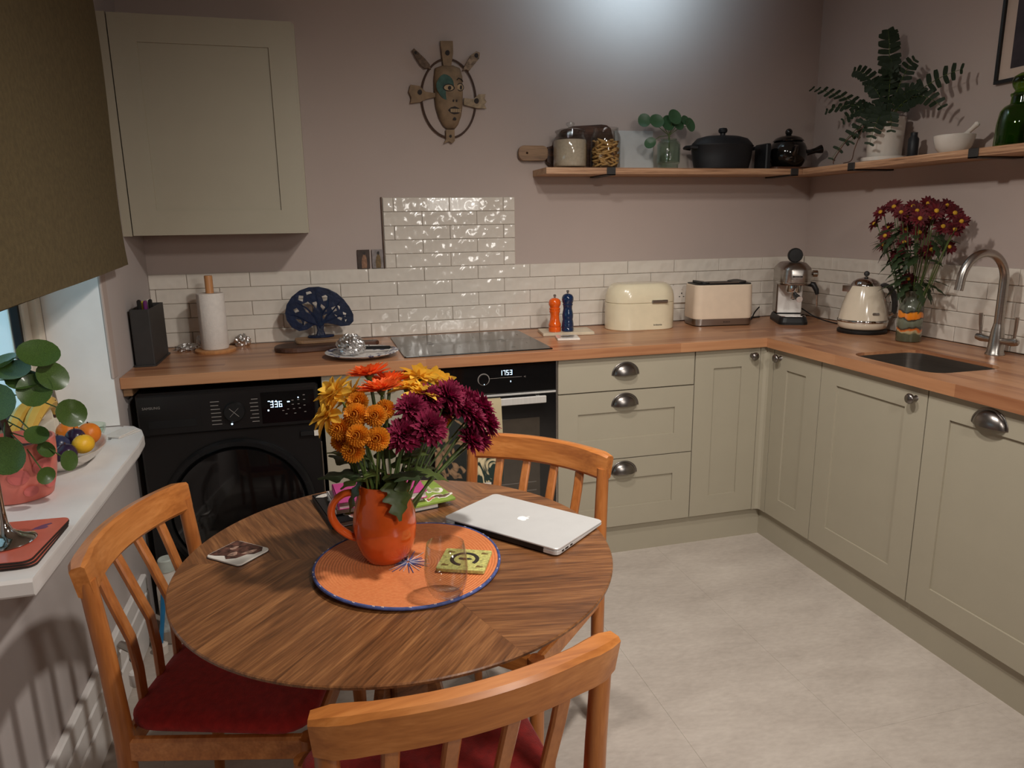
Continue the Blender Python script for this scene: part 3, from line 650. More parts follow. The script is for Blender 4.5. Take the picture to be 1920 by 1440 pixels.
# placemat: coiled straw disc with blue centre rays and rim
def placemat_mat():
    m = bpy.data.materials.new('woven_orange_straw'); m.use_nodes = True; nt = m.node_tree; b = nt.nodes['Principled BSDF']; N = nt.nodes.new; L = nt.links.new
    tc = N('ShaderNodeTexCoord'); wv = N('ShaderNodeTexWave'); wv.wave_type = 'RINGS'; wv.rings_direction = 'Z'; wv.inputs['Scale'].default_value = 55; wv.inputs['Distortion'].default_value = .6; wv.inputs['Detail'].default_value = 2; wv.inputs['Detail Scale'].default_value = 8
    L(tc.outputs['Object'], wv.inputs['Vector'])
    nz = N('ShaderNodeTexNoise'); nz.inputs['Scale'].default_value = 160; L(tc.outputs['Object'], nz.inputs['Vector'])
    mx = N('ShaderNodeMix'); mx.data_type = 'RGBA'; mx.inputs[6].default_value = S(200, 104, 54); mx.inputs[7].default_value = S(226, 142, 86); L(nz.outputs['Fac'], mx.inputs[0]); L(mx.outputs[2], b.inputs['Base Color'])
    b.inputs['Roughness'].default_value = .55
    bp = N('ShaderNodeBump'); bp.inputs['Strength'].default_value = .35; bp.inputs['Distance'].default_value = .003; L(wv.outputs['Fac'], bp.inputs['Height']); L(bp.outputs[0], b.inputs['Normal'])
    return m
PM = placemat_mat(); BLUEY = mat('blue_yarn', S(72, 84, 138), .7, var=.2, scale=80); WHITEY = mat('pale_yarn', S(206, 190, 190), .7, var=.2, scale=80)
MX, MY = -.755, -1.904
pl = thing('placemat', 'round orange woven straw placemat with a blue edge', 'placemat', (MX, MY, Z))
def pz(r, a): return .004+.004*max(0, (r-.08)/.1)**2*(1.3+math.sin(2*a+.6))
pmr = [[Vector((r*math.cos(2*math.pi*i/72), r*math.sin(2*math.pi*i/72), pz(r, 2*math.pi*i/72))) for i in range(72)] for r in (.001, .03, .06, .09, .12, .15, .172, .1805)]
bot = [[v-Vector((0, 0, .0034)) for v in r] for r in reversed(pmr)]
MB().loft(pmr+bot, False, False).build('straw_disc', PM, pl, angle=60)
MB().tube([(.1810*math.cos(R(a)), .1810*math.sin(R(a)), pz(.175, R(a))-.0015) for a in range(0, 361, 5)], .0032, 8, cap=False).build('rim', BLUEY, pl)
for k in range(30):
    a = k*12+random.uniform(-4, 4)
    MB().tube([(.1817*math.cos(R(a+t)), .1817*math.sin(R(a+t)), pz(.175, R(a))+z_) for t, z_ in ((-1.5, -.0032), (-.5, .0016), (.6, .0012), (1.6, -.0034))], [.0006, .0011, .0011, .0006], 6).build('rim_stitch', WHITEY, pl)
for k in range(26):
    a = R(360/26*k+random.uniform(-3, 3)); l = random.uniform(.028, .05); z0 = .0052
    MB().tube([(.004*math.cos(a), .004*math.sin(a), z0), (l*math.cos(a), l*math.sin(a), z0)], [.0011, .0006], 6).build('centre_ray', BLUEY if k % 3 else WHITEY, pl)

# orange jug
JX, JY, JZ = -.793, -1.868, Z+.0062
jg = thing('jug', 'glazed orange ceramic jug holding the table bouquet', 'jug', (JX, JY, JZ))
outer = [(.040, 0), (.043, .002), (.053, .02), (.0605, .045), (.0630, .070), (.061, .095), (.054, .122), (.0480, .146), (.0465, .159)]
inner = [(.0435, .159), (.0445, .145), (.0505, .121), (.057, .094), (.059, .070), (.0565, .045), (.05, .022), (.0005, .010)]
MB().lathe(outer+inner, 44, cap1=True).build('jug_body', JUG, jg, angle=60)
hp = [(-.058, -.003, .072)]
for a in range(0, 181, 12): hp.append((-.056-.050*math.sin(R(a))*(1.0 if a < 90 else .98), -.004, .086+.042*(-math.cos(R(a)))+.006))
hp = [(-.054, -.002, .048), (-.072, -.003, .058), (-.092, -.004, .078), (-.102, -.004, .104), (-.096, -.004, .128), (-.077, -.003, .143), (-.054, -.002, .144), (-.045, -.002, .139)]
MB().tube(smooth_path(hp, 5), [.0105]+[.0085]*35, 12, flat=.8).build('handle', JUG, jg, angle=60)

# tumbler, cork coaster
gl = thing('drinking_glass', 'empty stemless drinking glass standing on the placemat', 'glass', (-.703, -2.052, Z+.0072))
MB().lathe([(.023, 0), (.027, .001), (.034, .013), (.0385, .033), (.0395, .050), (.0375, .074), (.0335, .098), (.0322, .0985), (.0360, .074), (.0380, .050), (.037, .034), (.032, .019), (.023, .0150), (.0005, .0140)], 44).build('glass_body', GLASS, gl, angle=60)
cs = thing('cork_coaster', 'square yellow-green coaster with a horseshoe emblem on the placemat', 'coaster', (-.648, -1.942, Z+.0072), -24)
MB().prism(rrect(.095, .088, .004, 3), 0, .007, b=.0008).build('coaster_slab', mat('lime_cork', S(196, 190, 112), .7, var=.22, scale=160), cs)
hs = lambda r: [(r*math.cos(R(a)), r*math.sin(R(a))) for a in range(-60, 241, 10)]
curve2d('horseshoe_print', [[(x, y) for x, y in hs(.029)]+list(reversed(hs(.021)))], .0002, PRINTD, cs, T(0, 0, .0072) @ RZ(24))
curve2d('horse_print', [blob(0, .001, .011, .006, 16, .5, 0, 4)], .0002, PRINTD, cs, T(0, 0, .0072))
for x, y in ((.034, .028), (.034, -.028), (-.034, -.028), (-.034, .028)): curve2d('bee_print', [blob(x, y, .006, .004, 14, .8, .5, int(x*1000))], .0002, mat('brown_print', S(112, 84, 40), .7), cs, T(0, 0, .0072))
# photo coaster at the left
pc = thing('photo_coaster', 'square coaster with a brown portrait print at the table left edge', 'coaster', (-1.086, -1.757, Z), -42)
MB().prism(rrect(.096, .084, .01, 4), .0003, .0048, b=.0006).build('coaster_slab', PORC, pc)
MB().prism(rrect(.0965, .0845, .01, 4), .0002, .002).build('cork_back', PRINTD, pc)
BRP = mat('brown_portrait', S(96, 62, 52), .5, var=.5, scale=70)
curve2d('portrait_print', [[(-.046, .04), (-.046, -.035), (-.03, -.032), (-.012, -.024), (.002, -.034), (.018, -.022), (.024, .0), (.036, .008), (.04, .026), (.028, .04)]], .0002, BRP, pc, T(0, 0, .005))
for i, (x, y, r_) in enumerate(((-.002, -.012, .012), (.022, .012, .013), (-.022, .01, .009))): curve2d('portrait_shade', [blob(x, y, r_, r_*.6, 12, .5, 1, i)], .0002, mat('pale_portrait', S(170, 136, 118), .5, var=.4, scale=90), pc, T(0, 0, .0053))

# laptop: hinge along local -Y, long side along X
lp = thing('laptop', 'closed silver laptop with a bitten apple logo on the lid', 'laptop', (-.4835, -1.785, Z), -50.4)
LW, LD = .300, .194
def wedge(z0h, z0f, z1h, z1f, w, d, r, b=.001):
    P0 = rrect(w-2*b, d-2*b, r, 6); P1 = rrect(w, d, r, 6); zz = lambda p, h, f: h+(f-h)*(p.y/d+.5)
    return MB().loft([[Vector((p.x, p.y, zz(p, z0h, z0f))) for p in P0], [Vector((p.x, p.y, zz(p, z0h, z0f)+b)) for p in P1], [Vector((p.x, p.y, zz(p, z1h, z1f)-b)) for p in P1], [Vector((p.x, p.y, zz(p, z1h, z1f))) for p in P0]], smooth=False)
wedge(.003, .0035, .0125, .0065, LW, LD, .012).build('base', ALU, lp)
lid = wedge(.0131, .0071, .0182, .0112, LW, LD, .012).build('lid', ALU, lp)
MB().box(-.118, .118, -LD/2-.0006, -LD/2+.012, .0025, .0165, .002).build('hinge', BLACKP, lp)
for s in (-1, 1):
    for t in (-1, 1): MB().lathe([(.007, 0), (.007, .0042)], 12, T(s*.12, t*.075, 0)).build('foot', BLACKP, lp)
for x, l in ((-.075, .008), (-.06, .012), (-.042, .009)): MB().box(LW/2-.0012, LW/2+.0003, x-l/2, x+l/2, .006, .0095).build('port', BLACKP, lp)
ap = [(.0, .0105), (-.004, .0118), (-.009, .0105), (-.0125, .005), (-.0125, -.002), (-.0095, -.0085), (-.005, -.0118), (0, -.0108), (.005, -.0118), (.0092, -.0088), (.0115, -.004), (.0085, -.001), (.008, .003), (.0112, .0072), (.008, .0106), (.004, .0116)]
lf = [(.001, .0135), (.002, .017), (.0058, .0195), (.0052, .0160), (.003, .0140)]
curve2d('logo', [ap, lf], .0002, LOGO, lid, T(0, 0, .01495) @ RX(math.degrees(math.atan2(-.007, LD))))

# notebooks
def book(name, label, loc, rz, w, d, h, cover, pages=None, cat='notebook', tilt=0):
    b = thing(name, label, cat, loc, rz)
    if pages:
        MB().prism(rrect(w, d, .003, 3), 0, .0015).build('back_cover', cover, b); MB().box(-w/2+.002, w/2-.003, -d/2+.003, d/2-.003, .0015, h-.0015).build('pages', pages, b)
        MB().prism(rrect(w, d, .003, 3), h-.0015, h).build('front_cover', cover, b); MB().box(-w/2-.0005, -w/2+.002, -d/2, d/2, 0, h).build('spine', cover, b)
    else: MB().prism(rrect(w, d, .004, 3), 0, h, b=.001).build('cover', cover, b)
    return b
BLKC = mat('black_cover', S(30, 28, 28), .5, var=.06); PINKC = mat('magenta_cover', S(190, 66, 130), .45, var=.05); GREENC = mat('green_cover', S(136, 160, 66), .5, var=.1, scale=40)
bk = book('sticker_notebook', 'large black notebook covered in stickers, lowest in the pile behind the jug', (-.792, -1.562, Z), 12.5, .255, .200, .013, BLKC, PAPER)
cols = [S(226, 216, 204), S(196, 186, 140), S(222, 200, 176), S(120, 150, 160), S(196, 186, 90), S(214, 150, 140), S(206, 190, 170)]
for i, (x, y, a, b_) in enumerate(((-.106, .083, .014, .007), (-.085, .048, .011, .020), (-.082, .018, .022, .008), (-.080, -.012, .022, .012), (-.074, -.042, .021, .011), (-.068, -.070, .020, .010), (-.035, -.078, .014, .009))):
    m_ = mat('sticker_%d' % i, cols[i], .4, var=.2, scale=90)
    curve2d('sticker_border', [blob(x, y, a*1.2, b_*1.25, 16, .5, .3*i, i)], .0001, PAPER, bk, T(0, 0, .0132)); curve2d('sticker', [blob(x, y, a*.95, b_*.95, 16, .5, .3*i, i)], .0001, m_, bk, T(0, 0, .0135))
gb = book('green_notebook', 'thin green notebook with white stickers under the pink book', (-.722, -1.583, Z+.0138), 14, .205, .145, .006, GREENC)
for i, (x, y, a, b_) in enumerate(((.070, .005, .017, .022), (.078, -.045, .018, .012), (.045, -.05, .012, .008))):
    curve2d('sticker_border', [blob(x, y, a*1.15, b_*1.15, 18, .9, .5*i, i+9)], .0001, PAPER, gb, T(0, 0, .0062)); curve2d('sticker', [blob(x, y, a*.85, b_*.85, 18, .9, .5*i, i+9)], .0001, mat('sticker_g%d' % i, (S(170, 176, 120), S(112, 84, 62), S(206, 120, 90))[i], .4, var=.4, scale=120), gb, T(0, 0, .0065))
book('white_notebook', 'white notebook peeking out under the pink book', (-.792, -1.572, Z+.0202), 8, .205, .130, .010, PAPER, PAPER)
pk = book('pink_notebook', 'magenta pink notebook on top of the pile behind the jug', (-.782, -1.580, Z+.0305), 5, .205, .130, .017, PINKC, PAPER)
MB().strip([(.045, -.064, .0174), (.075, .064, .0174)], .012, .0006, (1, 0, 0)).build('ribbon', mat('red_ribbon', S(206, 50, 70), .6), pk)
MB().strip([(.060, -.064, .0176), (.085, .050, .0176)], .004, .0006, (1, 0, 0)).build('ribbon', PORC, pk)
curve2d('paper_scrap', [[(-.03, -.012), (.03, -.006), (.034, .012), (-.02, .006)]], .0002, PAPER, None, T(-.818, -1.690, Z+.0004) @ RZ(12), label='torn white paper scrap beside the black notebook', cat='paper')
curve2d('paper_scrap', [blob(0, 0, .012, .008, 14, .3, 0, 3)], .0002, mat('salmon_paper', S(214, 140, 120), .6), None, T(-.846, -1.745, Z+.0004), label='small salmon coloured paper shape beside the jug handle', cat='paper')
# ------------------------------------------------------------------ flowers
def petal(m, M, L, W, curl=.2, cup=.15, rows=4, tip=.35):
    P = []
    for i in range(rows+1):
        t = i/rows; wd = W*(math.sin(math.pi*min(1, .12+.80*t))**.8)*(1 if i < rows else tip)
        z = curl*L*t*t
        P.append([Vector((L*t, -wd/2, z+cup*wd)), Vector((L*t, 0, z)), Vector((L*t, wd/2, z+cup*wd))])
    m.loft(P, False, False, True, M, closed=False)
def mk_head(kind, seed):
    rnd = random.Random(seed); m = MB()
    if kind == 'mum':
        for ring, (n, L, el) in enumerate(((20, .044, -16), (19, .044, 2), (18, .041, 18), (16, .036, 33), (13, .030, 48), (9, .023, 63), (6, .015, 78))):
            for k in range(n): petal(m, RZ(360*k/n+rnd.uniform(-9, 9)+ring*11) @ RY(-el+rnd.uniform(-9, 9)) @ T(.003, 0, 0), L*rnd.uniform(.85, 1.08), .0135, .16, .28, 3, .6)
    elif kind == 'pom':
        for ring in range(8):
            el = -18+13.5*ring; n = (24, 24, 23, 21, 18, 14, 10, 6)[ring]
            for k in range(n): petal(m, RZ(360*k/n+ring*7) @ RY(-el) @ T(.011, 0, 0), .0135*rnd.uniform(.9, 1.05), .0068, .25, .3, 2, .85)
    elif kind == 'yel':
        for ring, (n, L, el) in enumerate(((11, .041, 2), (10, .038, 26), (6, .030, 50))):
            for k in range(n): petal(m, RZ(360*k/n+rnd.uniform(-8, 8)+ring*16) @ RY(-el+rnd.uniform(-14, 14)) @ T(.004, 0, 0), L*rnd.uniform(.85, 1.1), .0185, -.12+rnd.uniform(-.1, .1), .22, 4, .5)
    elif kind == 'ger':
        for ring, (n, L, el) in enumerate(((22, .042, 8), (20, .039, 20), (14, .028, 36))):
            for k in range(n): petal(m, RZ(360*k/n+rnd.uniform(-5, 5)+ring*9) @ RY(-el+rnd.uniform(-7, 7)) @ T(.005, 0, 0), L*rnd.uniform(.92, 1.05), .0115, .10, .2, 3, .6)
    elif kind == 'red':
        for ring, (n, L, el) in enumerate(((13, .0225, 0), (12, .019, 18))):
            for k in range(n): petal(m, RZ(360*k/n+rnd.uniform(-6, 6)+ring*13) @ RY(-el+rnd.uniform(-10, 10)) @ T(.004, 0, 0), L*rnd.uniform(.85, 1.05), .0082, -.05, .2, 3, .55)
    return m.mesh('petals', 80)
HEADS = {k: [mk_head(k, 5+7*i) for i in range(3)] for k in ('mum', 'pom', 'yel', 'ger', 'red')}
CEN = {'mum': (.006, PURPLE), 'pom': (.0105, AMBER), 'yel': (.008, YCENTRE), 'ger': (.010, DCENTRE), 'red': (.0062, YCENTRE)}
CMESH = {k: MB().lathe([(r*.9, -.004), (r, .0), (r*.8, .003), (r*.3, .0045), (.0003, .0046)], 14).mesh('flower_centre', 60) for k, (r, _) in CEN.items()}
CALYX = MB().lathe([(.002, -.012), (.005, -.008), (.008, -.003), (.009, .0)], 12).mesh('calyx', 60)
def leafshape(L, W, lobes=3, droop=.35, seed=0):
    rnd = random.Random(seed); m = MB(); n = 18; rows = []
    for i in range(n+1):
        t = i/n; env = W/2*math.sin(math.pi*min(1, .08+.9*t))**.75; lob = 1+.42*math.sin(2*math.pi*lobes*t+.6) if lobes else 1
        wd = max(.0006, env*lob); z = -droop*L*t*t
        rows.append([Vector((L*t, -wd, z-.12*wd)), Vector((L*t, -wd*.5, z+.04*wd)), Vector((L*t, 0, z-.05*wd)), Vector((L*t, wd*.5, z+.04*wd)), Vector((L*t, wd, z-.12*wd))])
    return m.loft(rows, False, False, True, closed=False).mesh('leaf', 80)
def aim(d): return Vector(d).normalized().to_track_quat('Z', 'Y').to_matrix().to_4x4()
def flower(name, label, group, kind, pos, base, normal, petals, scale=1, srad=.0022, leaves=(), smat=STEM, bend=.5):
    b = Vector(base); r = thing(name, label, 'flower', base, 0, group); p = Vector(pos)-b; n = Vector(normal).normalized()
    mid = p*.55+Vector((0, 0, .02))-n*.01; q = p-n*.012*scale
    pts = [Vector((0, 0, 0))*(1-t)**2+2*t*(1-t)*mid+q*t*t for t in [i/7 for i in range(8)]]
    MB().tube(pts, srad, 7).build('stem', smat, r)
    M = T(*p) @ aim(n) @ RZ(random.uniform(0, 360)) @ Matrix.Scale(scale, 4)
    h = link('petals', random.choice(HEADS[kind]), None, r, M=M); h.material_slots[0].link = 'OBJECT' if h.material_slots else None
    return r, h, M
def setmat(o, m):
    if not o.data.materials: o.data.materials.append(m)
    o.material_slots[0].link = 'OBJECT'; o.material_slots[0].material = m
for L_ in HEADS.values():
    for me in L_: me.materials.append(PURPLE)
for me in list(CMESH.values())+[CALYX]: me.materials.append(STEM)
def bloom(name, label, group, kind, pos, base, normal, pm_, scale=1, srad=.0022):
    r, h, M = flower(name, label, group, kind, pos, base, normal, None, scale, srad); setmat(h, pm_)
    c = link('flower_centre', CMESH[kind], None, r, M=M @ T(0, 0, .002 if kind != 'pom' else .011)); setmat(c, CEN[kind][1])
    k = link('calyx', CALYX, None, r, M=M @ T(0, 0, -.008 if kind == 'pom' else 0)); setmat(k, STEM)
    return r
FL = [('mum', -.735, -1.9, 1.048), ('mum', -.705, -1.93, 1.015), ('mum', -.652, -1.85, 1.054), ('mum', -.692, -1.86, 1.055), ('mum', -.621, -1.83, 1.022), ('mum', -.592, -1.81, .990), ('mum', -.608, -1.84, .955), ('mum', -.666, -1.82, 1.02), ('mum', -.752, -1.925, 1.003), ('mum', -.575, -1.785, 1.010), ('mum', -.587, -1.81, .948), ('mum', -.632, -1.78, 1.045),
      ('mum', -.640, -1.83, 1.035), ('mum', -.600, -1.83, 1.000), ('mum', -.605, -1.80, 1.025), ('mum', -.720, -1.89, 1.030), ('mum', -.565, -1.80, .978),
      ('pom', -.838, -1.92, 1.048), ('pom', -.804, -1.93, 1.046), ('pom', -.868, -1.92, 1.023), ('pom', -.838, -1.95, 1.017), ('pom', -.804, -1.95, 1.008), ('pom', -.866, -1.90, .995), ('pom', -.848, -1.94, .986), ('pom', -.831, -1.88, 1.062), ('pom', -.782, -1.88, 1.044), ('pom', -.652, -1.765, .985),
      ('yel', -.871, -1.88, 1.082), ('yel', -.885, -1.9, 1.048), ('yel', -.838, -1.83, 1.062), ('yel', -.706, -1.80, 1.083), ('yel', -.730, -1.82, 1.066), ('yel', -.672, -1.745, 1.06), ('yel', -.706, -1.85, 1.06), ('yel', -.650, -1.73, 1.052),
      ('ger', -.804, -1.82, 1.100), ('ger', -.786, -1.87, 1.080), ('ger', -.765, -1.80, 1.078)]
PMAP = {'mum': PURPLE, 'pom': AMBER, 'yel': YELLOW, 'ger': ORANGEP}
NAMES = {'mum': ('chrysanthemum', 'dark purple chrysanthemum in the jug bouquet', 'purple chrysanthemums in the orange jug'), 'pom': ('button_chrysanthemum', 'amber button chrysanthemum in the jug bouquet', 'amber button flowers in the orange jug'), 'yel': ('daisy', 'yellow daisy-like bloom in the jug bouquet', 'yellow blooms in the orange jug'), 'ger': ('gerbera', 'orange gerbera at the top of the jug bouquet', 'orange gerberas in the orange jug')}
UNIQ = {(8): 'purple chrysanthemum lowest and furthest left of the purple cluster', (10): 'purple chrysanthemum drooping lowest at the right of the bouquet', 26: 'amber button flower hidden behind the purple chrysanthemums', 28: 'yellow bloom furthest left in the jug bouquet', 23: 'lowest amber button flower above the jug leaves', 35: 'topmost orange gerbera in the jug bouquet'}
ORD = ('first', 'second', 'third', 'fourth', 'fifth', 'sixth', 'seventh', 'eighth', 'ninth', 'tenth', 'eleventh', 'twelfth', 'thirteenth', 'fourteenth', 'fifteenth', 'sixteenth')
cx_, cy_ = -.745, -1.85
for i, (k_, x, y, z) in enumerate(FL):
    a = random.uniform(0, 6.28); base = (JX+.022*math.cos(a), JY+.022*math.sin(a), JZ+.03)
    out = Vector((x-cx_, y-cy_, .0))
    if k_ == 'mum': nrm = out*6+Vector((0, -.55, .75))
    elif k_ == 'pom': nrm = out*4+Vector((0, -.8, .45))
    elif k_ == 'ger': nrm = out*2+Vector((0, .12, 1))
    else: nrm = out*6+Vector((0, .05, .7))
    sc = {'mum': random.uniform(.70, .82), 'pom': random.uniform(.82, .96), 'yel': .98, 'ger': 1.0}[k_]
    nm, lb, gr = NAMES[k_]
    same = sorted(j for j in range(len(FL)) if FL[j][0] == k_ and j not in UNIQ); same.sort(key=lambda j: FL[j][1])
    if i not in UNIQ: lb = lb.replace(' in the jug bouquet', '').replace(' at the top of the jug bouquet', '')+', '+ORD[same.index(i)]+' from the left in the jug bouquet'
    bloom(nm, UNIQ.get(i, lb), gr, k_, (x, y, z), base, nrm, PMAP[k_], sc, .0036 if k_ == 'ger' else .0021)
# dark rounded petal leaf behind the gerberas, plus foliage sprays of the bouquet
LV = [leafshape(.100, .062, 3, .2, 1), leafshape(.085, .040, 4, .4, 2), leafshape(.062, .028, 3, .45, 3)]
for me in LV: me.materials.append(LEAF)
sprays = [(-.815, -1.878, 0.919, 190, 14, 0), (-.785, -1.900, 0.919, 290, -38, 1), (-.835, -1.885, 0.909, 200, -42, 2), (-.75, -1.872, 0.919, 345, 4, 1), (-.745, -1.84, 0.919, 10, -2, 1), (-.80, -1.85, 0.914, 160, 28, 0), (-.77, -1.88, 0.914, 290, 20, 0), (-.79, -1.88, 0.924, 230, 26, 2), (-.76, -1.87, 0.934, 330, 40, 2), (-.775, -1.87, 0.924, 20, 35, 1), (-.81, -1.88, 0.944, 190, 40, 1), (-.785, -1.845, 0.934, 80, 40, 0), (-.765, -1.905, 0.919, 300, -50, 2), (-.82, -1.90, 0.919, 215, 20, 2)]
fo = thing('foliage', 'lobed green chrysanthemum leaves spilling over the rim of the jug', 'leaves', (JX, JY, JZ))
for x, y, z, az, el, v in sprays:
    setmat(link('leaf', LV[v], None, fo, M=T(x-JX, y-JY, z-JZ) @ RZ(az) @ RY(-el)), LEAFD if v == 0 else LEAF)
    a, b_ = Vector((x-JX, y-JY, z-JZ)), Vector(((x-JX)*.3, (y-JY)*.3, .06)); MB().tube([b_, (a+b_)/2, a], .0016, 6).build('leaf_stalk', STEM, fo)

# ------------------------------------------------------------------ vase by the sink with red daisies
VX, VY = 1.392, -.878
vs = thing('vase', 'ceramic vase with orange and grey-green painted bands near the sink', 'vase', (VX, VY, TOPZ))
def vase_mat():
    m = bpy.data.materials.new('banded_glaze'); m.use_nodes = True; nt = m.node_tree; b = nt.nodes['Principled BSDF']; N = nt.nodes.new; L = nt.links.new
    tc = N('ShaderNodeTexCoord'); sx = N('ShaderNodeSeparateXYZ'); L(tc.outputs['Object'], sx.inputs[0])
    nz = N('ShaderNodeTexNoise'); nz.inputs['Scale'].default_value = 22; L(tc.outputs['Object'], nz.inputs['Vector'])
    ad = N('ShaderNodeMath'); ad.operation = 'MULTIPLY_ADD'; ad.inputs[1].default_value = .05; L(nz.outputs['Fac'], ad.inputs[0]); L(sx.outputs['Z'], ad.inputs[2])
    mr = N('ShaderNodeMapRange'); mr.inputs[1].default_value = .025; mr.inputs[2].default_value = .225; L(ad.outputs[0], mr.inputs[0])
    cr = N('ShaderNodeValToRGB'); cr.color_ramp.interpolation = 'EASE'; e = cr.color_ramp.elements
    st = [(0, S(74, 74, 56)), (.16, S(82, 82, 62)), (.20, S(180, 160, 120)), (.235, S(206, 104, 30)), (.28, S(60, 50, 40)), (.33, S(96, 100, 84)), (.44, S(112, 116, 98)), (.475, S(50, 44, 36)), (.50, S(222, 124, 26)), (.57, S(226, 134, 30)), (.60, S(44, 40, 34)), (.66, S(88, 92, 80)), (.76, S(104, 108, 94)), (1, S(66, 66, 54))]
    e[0].position, e[0].color = st[0]; e[1].position, e[1].color = st[-1]
    for p_, c_ in st[1:-1]: q = e.new(p_); q.color = c_
    L(mr.outputs[0], cr.inputs[0]); L(cr.outputs[0], b.inputs['Base Color']); b.inputs['Roughness'].default_value = .22; b.inputs['Coat Weight'].default_value = .4
    return m
MB().lathe([(.042, 0), (.046, .003), (.0465, .06), (.0455, .135), (.043, .146), (.033, .158), (.029, .168), (.029, .19), (.033, .200), (.034, .203), (.030, .203), (.025, .19), (.025, .168), (.034, .15), (.040, .13), (.041, .01), (.0005, .008)], 36).build('vase_body', vase_mat(), vs, angle=50)
RF = [(1.361, -.702, 1.410), (1.401, -.712, 1.437), (1.378, -.653, 1.363), (1.409, -.698, 1.346), (1.411, -.681, 1.276), (1.339, -.762, 1.317), (1.332, -.845, 1.240), (1.369, -.871, 1.150), (1.364, -.836, 1.394), (1.360, -.889, 1.413), (1.459, -.836, 1.440), (1.391, -.945, 1.422), (1.439, -.946, 1.431), (1.392, -.986, 1.353), (1.413, -1.011, 1.401), (1.350, -1.104, 1.372), (1.413, -.857, 1.330), (1.443, -.866, 1.249), (1.398, -.938, 1.266), (1.426, -.992, 1.277), (1.417, -.786, 1.342), (1.338, -.834, 1.408), (1.429, -.795, 1.429), (1.407, -.902, 1.382), (1.369, -1.062, 1.343), (1.334, -.934, 1.383), (1.37, -.76, 1.43), (1.36, -.98, 1.41), (1.40, -.80, 1.29)]
for i, (x, y, z) in enumerate(RF):
    x = min(x, 1.47); a = random.uniform(0, 6.28); base = (VX+.012*math.cos(a), VY+.012*math.sin(a), TOPZ+.02)
    nrm = Vector((x-VX, y-VY, .02))*4+Vector((-.5, -.7, .25+random.uniform(-.2, .2)))
    lb = {7: 'dark red daisy lowest in the vase, just above its rim', 4: 'dark red daisy at the left side of the vase bouquet, half way down', 0: 'dark red daisy on a long stem at the top left of the vase bouquet'}.get(i, 'dark red daisy with yellow centre in the vase bouquet')
    bloom('red_daisy', lb, 'dark red daisies in the banded vase', 'red', (x, y, z), base, nrm, REDP, random.uniform(1.25, 1.5), .0017)
VL = leafshape(.10, .030, 4, .55, 8); VL.materials.append(LEAFD)
vf = thing('foliage', 'dark green serrated leaves of the bouquet in the banded vase', 'leaves', (VX, VY, TOPZ))
for i in range(52):
    z = random.uniform(.22, .45); az = random.uniform(0, 360); rr_ = (z-.16)*.32
    if math.cos(R(az))*(rr_+.08) > .10: az += 180
    setmat(link('leaf', VL, None, vf, M=T(rr_*math.cos(R(az)), rr_*math.sin(R(az)), z) @ RZ(az) @ RY(random.uniform(-35, 40)) @ Matrix.Scale(random.uniform(.65, 1.0), 4)), LEAFD)
for az, el in ((150, 10), (200, -5), (250, -20), (290, 5), (320, -30), (110, -10)):
    setmat(link('leaf', VL, None, vf, M=T(.02*math.cos(R(az)), .02*math.sin(R(az)), .235) @ RZ(az) @ RY(-el)), LEAFD)
# ------------------------------------------------------------------ things on the worktop
Z = TOPZ
kb = thing('utensil_box', 'dark grey upright knife box in the left corner of the worktop', 'knife block', (-1.506, -.295, Z))
MB().prism(rrect(.076, .285, .012, 4), 0, .006, b=.001).build('base_plate', DKGREY, kb)
bx = MB(); O = rrect(.066, .255, .004, 3); I = rrect(.058, .247, .003, 3)
lift = lambda P, z: [Vector((p.x, p.y, z)) for p in P]
bx.loft([lift(O, .006), lift(O, .205), lift(I, .205), lift(I, .03)], smooth=False).build('box', DKGREY, kb)
for i, (y, c, h) in enumerate(((-.085, 'black', .222), (-.055, 'purple', .216), (-.02, 'yellow', .212), (.03, 'black', .205+.008), (.07, 'white', .21))):
    cm = {'black': BLACKP, 'purple': mat('purple_plastic', S(110, 44, 110), .4), 'yellow': mat('yellow_plastic', S(196, 184, 40), .4), 'white': PORC}[c]
    lbl = 'yellow knife handle sticking out of the dark knife box' if c == 'yellow' else 'purple knife handle sticking out of the dark knife box' if c == 'purple' else 'white knife handle at the back of the dark knife box' if c == 'white' else ('foremost black knife handle in the dark knife box' if i == 0 else 'rear black knife handle in the dark knife box')
    k_ = thing('kitchen_knife', lbl, 'knife', (-1.506+(.008 if i % 2 else -.006), -.295+y, Z))
    MB().box(-.006, .006, -.011, .011, .135, h+.014, .004).build('knife_handle', cm, k_); MB().box(-.001, .001, -.009, .009, .032, .135).build('blade', STEEL, k_)
# kitchen roll on its stand
rs = thing('paper_towel_holder', 'wooden kitchen roll stand with a round base', 'stand', (-1.300, -.165, Z))
MB().lathe([(.076, 0), (.078, .004), (.078, .010), (.074, .013), (.0005, .013)], 36).build('stand_base', BEECH, rs)
MB().lathe([(.0155, .013), (.0155, .298), (.0145, .302), (.0005, .302)], 20).build('rod', BEECH, rs)
pr_ = thing('paper_towel_roll', 'white kitchen paper roll on the wooden stand', 'paper towel', (-1.300, -.165, Z+.0135))
MB().lathe([(.0505, 0), (.052, .002), (.052, .218), (.0505, .220), (.0175, .220), (.0175, 0)], 40, cap0=False, cap1=False).build('paper', PAPER, pr_, angle=40)
sheet(lambda u, v: (.052*math.cos(R(200+30*u))*(1+.06*u*u), .052*math.sin(R(200+30*u))*(1+.06*u*u), .003+.214*v), 6, 2, .0006, (0, -.3, 0)).build('loose_sheet', PAPER, pr_)
